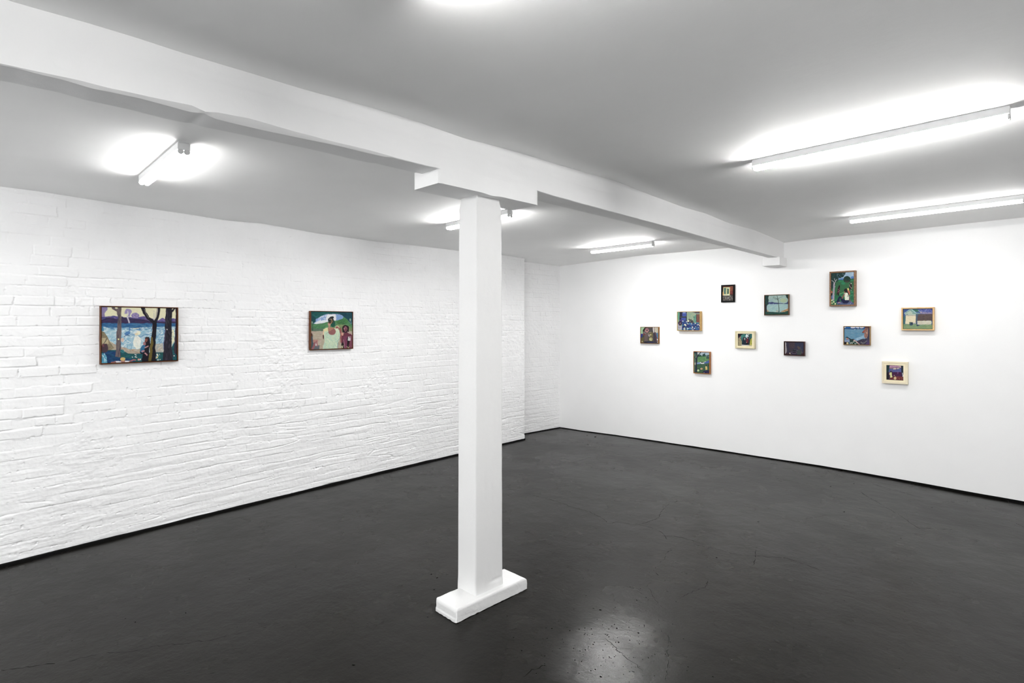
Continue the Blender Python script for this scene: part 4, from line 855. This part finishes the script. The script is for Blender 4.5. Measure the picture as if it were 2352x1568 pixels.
# ---- 6: cream frame, purple room with figure in yellow
P = Painter([(470,355),(1300,380),(1300,1050),(472,1010)], 96, 78, 6).fill('#3a2a4c', .12)
P.p('#c48fb6', (600,360),(1190,365),(1190,480),(600,480)).dabs(['#d8a8c4', '#b884b0', '#d9b8b4'], (620,360,1190,480), 34, 40, 10, 0, 25).p('#dcc6b8', (1080,380),(1180,385),(1180,465),(1100,440))
P.p('#5566a0', (590,480),(1200,480),(1200,690),(580,680)).dabs(['#4458a4', '#6a6aa0', '#5a5c94'], (590,520,1200,680), 50, 36, 12, 10, 30)
P.l('#6a2c40', 14, (610,478),(780,480),(950,465),(1180,478)).p('#c08a5c', (610,490),(770,490),(770,512),(610,512)).p('#e0cdb0', (780,520),(850,485),(950,490),(950,540),(800,548)).p('#ddc8b4', (980,490),(1110,485),(1100,520),(990,535)).l('#5c1f30', 14, (965,470),(968,600))
P.p('#4c1f4a', (560,670),(1180,670),(1240,720),(1250,900),(560,900)).dabs(['#5c2a58', '#3c1a40', '#4a2a50'], (560,680,1240,880), 44, 46, 12, 0, 25).l('#b06aa8', 22, (1030,650),(1030,740))
P.p('#1f3a40', (460,340),(630,350),(600,560),(570,680),(470,690)).p('#25303c', (1180,370),(1310,370),(1310,900),(1240,900),(1200,650)).p('#1b1720', (460,680),(560,700),(600,850),(600,1010),(460,1010)).dabs(['#34303e', '#2b2030'], (475,690,600,1000), 24, 24, 10, 70, 40)
P.p('#6c2830', (620,920),(800,880),(1000,870),(1300,860),(1310,1060),(620,1030)).dabs(['#8a3a34', '#a85a44', '#5a1c2c', '#8f4038', '#c08a68'], (600,870,1300,1040), 80, 18, 8, -40, 40)
P.p('#2a1420', (460,990),(1310,1035),(1310,1070),(460,1020))
P.p('#e0e094', (625,685),(730,680),(745,780),(725,800),(765,890),(690,925),(655,920),(640,800),(605,790)).dabs(['#e9edb8', '#b9d878', '#d8d080'], (610,690,765,920), 24, 20, 8, 75, 30).e('#2c1a24', 680, 655, 34, 34).e('#e0b8b8', 622, 760, 14, 30).e('#a87a78', 735, 600, 14, 20).l('#3a2034', 26, (740,620),(745,780))
P.p('#dfc08c', (855,880),(930,880),(960,970),(920,1015),(850,1010),(825,970)).e('#ecd2a4', 880, 940, 22, 30).e('#eadcb8', 850, 820, 16, 18).l('#456a34', 18, (850,840),(880,880)).l('#8a4030', 16, (905,810),(910,870))
P.p('#e8e4ee', (1240,705),(1270,705),(1285,800),(1300,820),(1300,885),(1255,880),(1260,800))
fc = wood('cream_painted_frame', '#dcd0b4', '#e8dec6', 12); fc2 = wood('cream_slip', '#e6dab8', '#efe5c8', 12)
hang('P6', 'lowest painting at far right, purple room scene in a wide cream frame', fc, .021, .0, P, inner=(fc2, .0185, .004), recess=.012, bev=.002)

# ---- 7: bare tree before a pale lake
P = Painter([(335,350),(1368,325),(1368,1200),(330,1205)], 108, 92, 7).fill('#9dbab2', .06)
P.dabs(['#a9c2b8', '#8fb0ae', '#adc4b0', '#93b3b8', '#b3c8c0'], (480,340,1368,680), 110, 50, 14, -15, 25)
P.e('#a9bf98', 1160, 570, 150, 90).dabs(['#b4c49a', '#a2b893'], (1020,500,1300,650), 26, 40, 14, 0, 30)
P.p('#9fc0c0', (400,730),(1370,720),(1370,960),(1000,1100),(520,1090),(400,1000)).dabs(['#8fb8bc', '#a8cac4', '#84aebb', '#b2cfc6', '#98bfb4'], (400,730,1368,1090), 130, 60, 11, -4, 12)
P.p('#3f4a78', (470,640),(560,645),(640,630),(760,665),(900,675),(1010,690),(1180,710),(1290,690),(1375,610),(1375,730),(470,735)).dabs(['#4a5890', '#35406a'], (480,640,1368,730), 34, 40, 8, 5, 15).l('#8aa0c0', 12, (690,700),(720,725)).l('#8fa8c4', 12, (510,715),(560,715))
P.p('#1b3f3c', (325,330),(505,330),(500,400),(475,460),(505,560),(480,640),(490,735),(440,760),(400,850),(410,960),(450,1080),(325,1110)).dabs(['#20494a', '#16322f', '#254a40'], (335,350,500,1080), 40, 36, 14, 70, 30)
P.p('#1c3c38', (1255,325),(1375,325),(1375,520),(1300,440)).p('#2c2a34', (330,740),(400,780),(410,900),(400,1100),(350,1100),(330,800)).l('#d0ccc0', 14, (318,800),(322,1040))
P.p('#b59a74', (410,990),(470,1010),(520,1080),(420,1080)).p('#c08f5c', (1040,1060),(1150,1030),(1370,935),(1370,1040),(1200,1090),(1060,1080)).dabs(['#d8a878', '#3a4a3a', '#c99a60'], (1060,960,1368,1080), 22, 26, 9, -25, 20)
P.p('#1d4a40', (325,1095),(450,1075),(700,1090),(1000,1105),(1200,1095),(1375,1040),(1375,1215),(325,1215)).dabs(['#1f5244', '#163a34', '#28584a', '#1a3f44'], (335,1090,1368,1200), 60, 50, 10, 0, 20)
P.e('#d8944c', 875, 1050, 22, 28).l('#3a5a54', 10, (880,1015),(880,1035)).e('#16302c', 930, 1075, 12, 20)
P.l('#3a4c42', 44, (975,1120),(960,900),(940,700),(925,520), w1=26).l('#8aa59a', 12, (985,1090),(970,900),(955,740)).l('#2f3c38', 26, (925,530),(900,440),(870,350), w1=18).l('#34443e', 20, (915,500),(800,440),(700,400), w1=10).l('#34443e', 20, (905,525),(800,500),(740,470),(700,420), w1=9).l('#4a6052', 13, (935,500),(1000,440),(1090,410),(1140,360), w1=8).l('#4a6052', 8, (690,360),(740,370)).l('#7fa59a', 14, (970,1100),(990,1140))
f7 = wood('brown_side_frame', '#4a3420', '#735230', 30)
hang('P7', 'painting of a bare tree before a pale lake, in a brown frame', f7, .006, .0035, P)

# ---- 8: very dark purple painting
P = Painter([(585,400),(1700,415),(1690,1170),(590,1145)], 96, 66, 8).fill('#38354a', .08)
P.p('#46373f', (830,400),(1190,400),(1170,700),(1100,800),(840,780)).dabs(['#4a3c46', '#3f3240', '#52444c'], (820,420,1200,780), 40, 44, 14, 0, 30)
P.p('#30344c', (1190,400),(1710,400),(1710,1000),(1560,900),(1450,650),(1300,640),(1180,600)).dabs(['#2b3048', '#3a4258', '#403a52'], (1200,420,1700,1000), 50, 40, 14, 60, 30)
P.p('#a39a9e', (580,400),(660,420),(655,600),(690,800),(700,1000),(640,1080),(610,1150),(580,1150)).dabs(['#b4a8a8', '#8c8a90', '#9a9098'], (585,420,690,1140), 24, 30, 10, 85, 10)
P.e('#5c4a44', 1400, 730, 60, 120, -28).p('#3f4a48', (1330,870),(1450,840),(1600,1050),(1600,1180),(1340,1180),(1290,1060)).l('#55504c', 30, (1480,700),(1580,950),(1600,1100)).p('#3a2a4c', (1310,760),(1420,840),(1330,880))
P.p('#433a3c', (850,850),(1000,830),(1060,900),(940,980),(860,960)).e('#1f2028', 1170, 900, 120, 60, -8).dabs(['#7a8084', '#5a5c66', '#2a2a30'], (1060,790,1280,950), 20, 26, 7, -25, 30).l('#8a8688', 14, (1320,905),(1355,865))
P.l('#5a5460', 20, (960,960),(1100,990),(1250,960),(1310,900)).e('#241a26', 1150, 1030, 110, 34).l('#7c6676', 16, (930,1000),(1060,1085),(1200,1080),(1290,1010)).e('#e6cfa4', 885, 1075, 34, 34).l('#a8926a', 12, (900,1130),(960,1140)).e('#6a5068', 1605, 1035, 18, 22).p('#3a2430', (590,1120),(700,1040),(830,1080),(850,1160),(590,1160)).p('#40242e', (1560,1080),(1700,1060),(1695,1180),(1560,1180))
f8 = wood('dark_mahogany_frame', '#2a120e', '#4e2c22', 30)
hang('P8', 'very dark purple painting in a thin dark brown frame', f8, .008, .0045, P)

# ---- 9: interior with hands held together
P = Painter([(480,385),(1345,380),(1345,1170),(475,1150)], 96, 88, 9).fill('#5b5148', .12)
P.p('#a9cf9c', (470,370),(690,370),(600,480),(570,600),(580,700),(470,700)).dabs(['#9ccfa8', '#b8d890', '#8fc4a0'], (480,385,600,690), 26, 30, 12, 75, 30)
P.p('#2f3f86', (470,700),(580,700),(550,880),(470,900)).p('#d3c8c0', (1080,380),(1150,380),(1150,620),(1110,660),(1080,500)).p('#c9c0aa', (1165,380),(1350,380),(1350,650),(1170,650)).dabs(['#d8cfb4', '#b8b0a0', '#ccbcb0'], (1170,390,1345,650), 24, 24, 12, 60, 60).p('#467fa0', (1240,650),(1350,650),(1350,930),(1280,900)).dabs(['#35708f', '#5f93ac'], (1250,660,1345,920), 16, 24, 10, 70, 20)
P.l('#3a2a38', 16, (1155,380),(1155,650))
P.p('#4b4a4c', (800,400),(1070,400),(1100,650),(1120,1160),(640,1160),(660,800),(800,650)).dabs(['#5c5248', '#45444c', '#6a5c4a', '#514a52'], (650,410,1110,1100), 120, 40, 14, 85, 20).p('#8a7038', (960,650),(1080,650),(1060,900),(1000,860)).p('#6c6444', (900,600),(1080,620),(1080,1060),(860,1050)).dabs(['#7c6c40', '#5c5a48', '#8a7440'], (880,620,1090,1050), 40, 24, 12, 60, 40)
P.p('#6a5a58', (690,640),(830,660),(820,1060),(650,1070),(670,800)).p('#5e5a34', (500,900),(640,840),(620,1100),(480,1140)).dabs(['#7a7040', '#6b5a3a'], (490,900,640,1120), 20, 24, 10, 70, 30)
P.p('#24231f', (560,560),(640,420),(700,380),(780,380),(700,520),(600,600)).p('#6f6668', (600,590),(700,580),(720,700),(620,720)).dabs(['#a8a094', '#5a4a44', '#8a5550'], (600,590,720,740), 18, 18, 8, 30, 60).p('#7a3a3c', (570,700),(680,690),(700,760),(600,760)).p('#4a4a30', (560,780),(640,780),(620,880),(560,880))
P.e('#b2727c', 780, 470, 84, 46).e('#9a5c68', 800, 490, 44, 22).l('#cf8f90', 44, (690,530),(780,620)).l('#cf8f90', 38, (870,520),(790,620))
P.p('#3c3c48', (1110,680),(1150,620),(1210,610),(1240,700),(1290,880),(1300,1170),(1120,1170)).dabs(['#4c4656', '#33343e', '#5a4450'], (1110,640,1290,1160), 34, 36, 12, 85, 10).l('#8a4a52', 22, (1225,680),(1260,850),(1280,1100))
P.e('#d6d08c', 975, 968, 74, 74).e('#5f5a3c', 980, 960, 44, 50).l('#e6e2a4', 22, (990,930),(960,970),(1000,1000)).e('#c9b8b8', 898, 785, 42, 50).e('#7a6a72', 905, 790, 20, 34).e('#e4dc80', 975, 745, 26, 24)
for x, y in ((850,720),(870,655),(935,625)): P.e('#b8ac84', x, y, 18, 16)
P.e('#d3c48c', 540, 1080, 26, 30).p('#24283c', (640,1080),(1110,1080),(1120,1180),(620,1180)).l('#3c4278', 18, (800,1130),(1100,1130)).p('#eef0f2', (1285,950),(1320,940),(1335,1040),(1300,1030)).e('#e6dcdc', 1325, 1110, 16, 30)
f9 = wood('golden_brown_frame', '#6a430f', '#8f5f1c', 30)
hang('P9', 'leftmost painting on the smooth wall, brown interior with clasped hands', f9, .005, .002, P)

# ---- 10: blue still life, window
P = Painter([(325,360),(1395,325),(1395,1225),(325,1190)], 112, 92, 10).fill('#8aa07c', .1)
P.p('#5f9a80', (310,350),(430,350),(400,700),(330,720)).p('#8ba58c', (760,330),(1400,320),(1400,860),(760,800)).dabs(['#9aae8a', '#7f9c80', '#a3a680', '#8fa98f', '#b0a886'], (760,340,1220,760), 90, 34, 14, 60, 40)
P.p('#5a8f7c', (1090,560),(1220,440),(1230,860),(1090,860)).dabs(['#4c8a74', '#6fa08c'], (1090,460,1220,850), 26, 34, 12, 80, 15).p('#5b4a54', (1000,330),(1400,320),(1400,400),(1180,390)).l('#7c8f8c', 20, (1130,400),(1390,400))
P.p('#2b2c40', (420,345),(755,340),(750,760),(400,760)).p('#41529c', (545,380),(735,370),(725,555),(540,560)).p('#3f52a0', (500,620),(715,615),(710,740),(500,740)).p('#8fa8e0', (550,375),(700,360),(690,400),(560,405)).dabs(['#4a5cae', '#3a469a', '#5a6cb8'], (500,420,720,720), 34, 34, 14, 30, 40).l('#5a6a3c', 12, (440,585),(740,575)).l('#2a3340', 22, (745,345),(745,720))
P.p('#7a4f44', (1235,440),(1390,435),(1390,870),(1240,850)).dabs(['#8a5a4c', '#6a4440', '#7a4a3c'], (1240,450,1385,850), 34, 34, 12, 85, 15).l('#4a3034', 20, (1228,440),(1235,850)).l('#4a3034', 16, (1375,440),(1375,850)).l('#a03a50', 16, (1250,800),(1340,820))
P.p('#56564c', (840,680),(870,650),(900,690),(1000,680),(1010,720),(960,750),(860,750)).l('#a9b08c', 26, (1070,610),(1035,680),(1020,740)).e('#1f5a48', 1100, 590, 18, 40)
P.p('#4b4480', (400,700),(560,700),(640,760),(620,860),(420,850)).e('#3a2c44', 440, 870, 90, 110).e('#9a7a84', 440, 870, 36, 38).dabs(['#4c3c58', '#5a4460', '#2a2238'], (370,780,530,980), 26, 24, 12, 60, 60)
P.p('#aaa6b4', (330,840),(400,990),(520,1010),(520,1170),(330,1170)).dabs(['#c0bcc8', '#8c8c98', '#b8b4c4'], (335,1000,515,1160), 22, 40, 8, 0, 10).l('#8c8c94', 18, (370,1100),(500,1095)).l('#ece9f0', 14, (350,1140),(500,1135))
P.p('#2c3c78', (530,780),(700,740),(900,760),(1100,860),(1300,880),(1400,900),(1400,1230),(520,1220)).dabs(['#2f6aa0', '#1c2f68', '#3f7fa8', '#26264c', '#3a2c5c', '#2b8098', '#1a1c30', '#3f5aa0'], (530,760,1395,1210), 230, 34, 16, 40, 60)
P.p('#2c2a34', (870,760),(1060,745),(1090,860),(1000,880),(880,820)).dabs(['#5a4c48', '#c2b8a8', '#1e1e26'], (900,770,1060,860), 14, 20, 9, 30, 50).p('#3f7fa8', (860,850),(980,880),(960,940),(880,930)).e('#3f8a98', 1290, 865, 70, 24).p('#1a1a26', (790,830),(860,820),(850,880),(800,880))
for pts, w in ((((725,795),(785,820)),26),(((770,885),(840,915)),22),(((1010,1130),(1035,1040)),38),(((1265,970),(1320,940),(1385,990)),28)): P.l('#dfdcd4', w, *pts)
P.p('#f0ecb4', (780,740),(870,735),(850,810),(800,800)).p('#ece6c0', (630,920),(680,910),(735,970),(720,1005),(640,980)).e('#b8bcae', 645, 1140, 42, 66).l('#bcdce0', 34, (765,1110),(840,1125)).l('#bcdce0', 26, (775,1120),(775,1195)).e('#3f8ab0', 915, 1110, 46, 38).e('#d3dce6', 1125, 1135, 34, 20).e('#dfe4ee', 570, 770, 24, 26).e('#e9e6da', 1170, 885, 36, 18, -30).e('#dcd6cc', 1000, 905, 22, 28).l('#dcdce8', 28, (1020,1190),(1080,1200)).e('#c3ccd8', 1185, 1050, 16, 26).e('#b8c4cc', 1330, 1090, 14, 24)
f10 = wood('light_oak_frame', '#b88f4c', '#d9b575', 24)
hang('P10', 'painting of a cluttered blue still life by a window, in a deep light wood frame', f10, .0055, .002, P)

# ---- 11: small black framed window
P = Painter([(510,340),(1110,320),(1100,1170),(545,1175)], 72, 98, 11).fill('#3a2622', .15)
P.p('#6e2e18', (500,320),(920,330),(920,400),(500,400)).p('#8a4a30', (930,320),(1120,310),(1120,600),(940,620)).dabs(['#a05a38', '#6e2c18', '#8c5040', '#5c2a22'], (930,340,1105,620), 40, 22, 10, 60, 50).p('#7a2c24', (930,600),(1110,600),(1100,820),(920,820)).dabs(['#8c4048', '#5a2020', '#a06a60'], (930,600,1100,900), 34, 20, 9, 60, 50)
P.p('#cfcf96', (550,385),(945,385),(930,890),(545,880)).l('#d9ac6c', 30, (910,400),(905,780)).p('#3f6a60', (585,425),(705,420),(700,820),(600,790)).dabs(['#4f7a6c', '#2f5a50', '#2f5f70', '#5a7a70'], (590,430,700,820), 26, 26, 10, 75, 25).p('#4a6a58', (770,480),(880,480),(875,780),(770,810)).dabs(['#5c7f68', '#33584a'], (770,480,880,800), 22, 24, 10, 75, 25).p('#b8d2c4', (785,420),(880,415),(875,470),(800,470)).l('#23322a', 14, (765,430),(765,520)).l('#eeeedc', 26, (600,870),(880,860)).e('#f2f0e6', 840, 835, 28, 22)
P.e('#eaa860', 542, 780, 44, 110).e('#f4c898', 528, 850, 24, 40)
P.p('#4c4644', (545,900),(1100,880),(1100,1180),(560,1180)).dabs(['#8c8c88', '#5a5048', '#b0ac9c', '#6a4a4c', '#3a3838', '#7a7c84', '#9aa08a'], (550,900,1100,1170), 120, 9, 26, 5, 12).p('#1a1a18', (620,895),(870,890),(860,915),(630,915)).l('#d0d0c4', 18, (780,1035),(880,1020))
m11 = mat('black_frame', (.0025, .0025, .003), .5, .08)[0]
hang('P11', 'small painting of a window in a thick black frame', m11, .0205, .0005, P, bev=.004, recess=.006, roll=.006)

# ---- 12: park with tree, deep orange wood frame
P = Painter([(380,290),(1085,315),(1110,1310),(400,1240)], 84, 112, 12).fill('#46704c', .12)
P.p('#a9bfd0', (380,280),(1090,300),(1090,420),(700,460),(560,400)).dabs(['#b8ccd8', '#8fa8c0', '#c4ccc8'], (560,290,1080,440), 40, 30, 10, 10, 30)
P.p('#264a44', (760,410),(860,360),(900,370),(900,500),(780,500)).p('#2c5440', (570,500),(640,410),(710,430),(715,520),(600,530)).p('#3a5a58', (890,460),(1095,420),(1100,600),(1000,640),(950,620)).dabs(['#d5dcd8', '#56706a', '#2c4a44', '#7f9a98'], (920,330,1095,560), 60, 14, 8, -40, 50)
P.p('#5f9058', (540,520),(940,500),(960,620),(1100,610),(1100,720),(900,740),(540,770)).dabs(['#6f9c64', '#4a8048', '#7aa46c', '#548a50'], (540,510,1100,760), 80, 34, 14, 30, 40)
P.p('#7f9ccc', (510,790),(600,760),(700,800),(650,870),(520,860)).p('#4a64a8', (860,770),(960,760),(1000,710),(1100,670),(1100,800),(1000,830),(890,830)).p('#ecebf2', (640,780),(680,760),(740,810),(830,800),(880,840),(870,860),(730,850)).l('#eef0f2', 16, (830,780),(940,735)).l('#22242c', 12, (840,760),(930,710)).e('#5a5a68', 750, 770, 50, 20)
P.p('#3a6044', (510,860),(1110,830),(1110,1310),(420,1260)).dabs(['#4a6a44', '#2f5a48', '#3f5048', '#3a6a50', '#52744a'], (510,860,1110,1200), 90, 34, 12, 0, 30).p('#2c2a4a', (820,1170),(1110,1150),(1115,1320),(800,1280)).dabs(['#3a3464', '#23264a'], (820,1170,1110,1290), 24, 30, 10, 10, 20)
P.p('#5f7f6c', (380,290),(440,290),(450,520),(440,760),(420,1240),(395,1240)).p('#173a48', (380,285),(500,290),(480,350),(385,350)).p('#2a2d44', (455,290),(530,290),(545,500),(530,620),(515,900),(530,1240),(440,1235),(450,900),(460,620),(450,560)).l('#22283c', 30, (690,290),(610,400),(520,520), w1=50).l('#2c3a44', 24, (385,480),(430,580),(470,640)).l('#9aa88c', 14, (520,320),(510,450),(465,570)).p('#dfc8bc', (565,290),(640,290),(600,380),(570,400)).e('#b8b8a4', 432, 830, 30, 60)
P.e('#cfa47c', 742, 1080, 54, 46).e('#a86a4c', 748, 1085, 22, 22).e('#e4c8a0', 715, 1075, 18, 18).e('#c9d69c', 585, 1150, 46, 46).e('#e8eecc', 575, 1115, 16, 16).dabs(['#a8bc90', '#16302a', '#c9d8ac'], (560,1150,720,1250), 24, 18, 10, 30, 60)
P.p('#d9bc68', (915,970),(990,960),(1015,1030),(1010,1130),(930,1135),(925,1040)).e('#e8d68c', 940, 1000, 20, 20).e('#3f2628', 970, 930, 30, 32).e('#3a2a3c', 1080, 920, 26, 36).e('#e2ddb8', 862, 1258, 12, 14).l('#6c4a7a', 10, (990,1260),(1100,1265))
f12 = wood('orange_wood_frame', '#8a5020', '#b0763c', 24)
hang('P12', 'upright painting of a tree and yellow figure, lowest on the left of the smooth wall', f12, .007, .003, P)

# ---- 13: small wide-framed cream, two figures
P = Painter([(430,480),(1150,490),(1150,1085),(432,1065)], 84, 68, 13).fill('#1f4c50', .12)
P.p('#3a8078', (560,560),(700,500),(860,510),(820,640),(680,700),(640,820),(590,700)).dabs(['#4a8f84', '#2c6c68'], (580,510,860,760), 40, 30, 14, 40, 40).p('#1c1624', (425,470),(720,480),(600,540),(560,600),(430,640)).p('#2a6c6a', (1040,490),(1160,490),(1160,700),(1040,680)).p('#25323c', (940,600),(1040,560),(1040,1040),(940,1040)).l('#7a9a94', 10, (1020,620),(1010,780))
P.p('#a49874', (440,700),(520,680),(580,740),(625,860),(630,1060),(440,1065)).dabs(['#b8ac88', '#8c8060', '#9c9468', '#7c7450'], (440,700,630,1060), 50, 34, 10, 80, 20).e('#a88a80', 545, 650, 36, 40).l('#7c2434', 26, (480,660),(560,610)).e('#2a1c20', 480, 600, 56, 26)
P.p('#1a2838', (680,680),(730,640),(780,660),(800,760),(850,900),(850,1040),(640,1040),(660,860)).e('#b4a8a4', 765, 740, 28, 62).dabs(['#22364a', '#14202c'], (650,680,840,1030), 30, 30, 12, 80, 20)
P.p('#6c2430', (830,780),(880,700),(940,720),(960,830),(950,940),(850,920)).p('#161418', (850,930),(950,930),(940,1040),(850,1040)).e('#b88a98', 915, 695, 26, 32).e('#dcb8b0', 858, 905, 14, 16)
P.p('#cfe2e4', (805,620),(840,520),(900,495),(930,560),(985,620),(900,640),(860,690)).e('#eef4f0', 880, 550, 36, 36).e('#dfeae4', 975, 525, 26, 26).e('#16281f', 1010, 570, 30, 30)
P.p('#a9aa34', (1020,1040),(1030,900),(1060,760),(1110,695),(1155,710),(1155,1060)).dabs(['#c2c040', '#8c9430', '#bcae38'], (1030,720,1150,1040), 34, 30, 10, 85, 15)
P.l('#e8e4dc', 36, (620,1040),(800,1052),(980,1050)).l('#e6dc9c', 34, (1000,1050),(1145,1050))
fd = wood('stone_cream_frame', '#c8bd9a', '#d8cfae', 12); fd2 = wood('pale_cream_slip', '#ded3ae', '#eae0c0', 12)
hang('P13', 'small painting of standing figures in a wide stone cream frame, mid group', fd, .0165, .0, P, inner=(fd2, .0165, .004), recess=.012, bev=.002)

# ---------------------------------------------------------------- world, camera, colour
w = bpy.data.worlds.new('world'); bpy.context.scene.world = w; w.use_nodes = True
w.node_tree.nodes['Background'].inputs[0].default_value = (.97, .99, 1, 1); w.node_tree.nodes['Background'].inputs[1].default_value = SKY_STRENGTH

cam = bpy.data.cameras.new('camera'); co = bpy.data.objects.new('camera', cam); C.objects.link(co)
co.location = (0, 0, EYE); co.rotation_euler = (math.pi / 2, 0, YAW)
cam.sensor_fit = 'HORIZONTAL'; cam.sensor_width = 36; cam.lens = 36 * 1260 / 2352
cam.shift_x = 0; cam.shift_y = -(784 - 746) / 2352
cam.clip_start = .05; cam.clip_end = 60
bpy.context.scene.camera = co
vs_ = bpy.context.scene.view_settings
vs_.view_transform = 'Standard'; vs_.look = 'None'; vs_.gamma = 1; vs_.exposure = EXPOSURE
try: vs_.use_curve_mapping = False
except Exception: pass
cy = bpy.context.scene.cycles
cy.max_bounces = 8; cy.diffuse_bounces = 6; cy.glossy_bounces = 4; cy.sample_clamp_indirect = 6
cy.use_denoising = True
cy.use_adaptive_sampling = True; cy.adaptive_threshold = .08
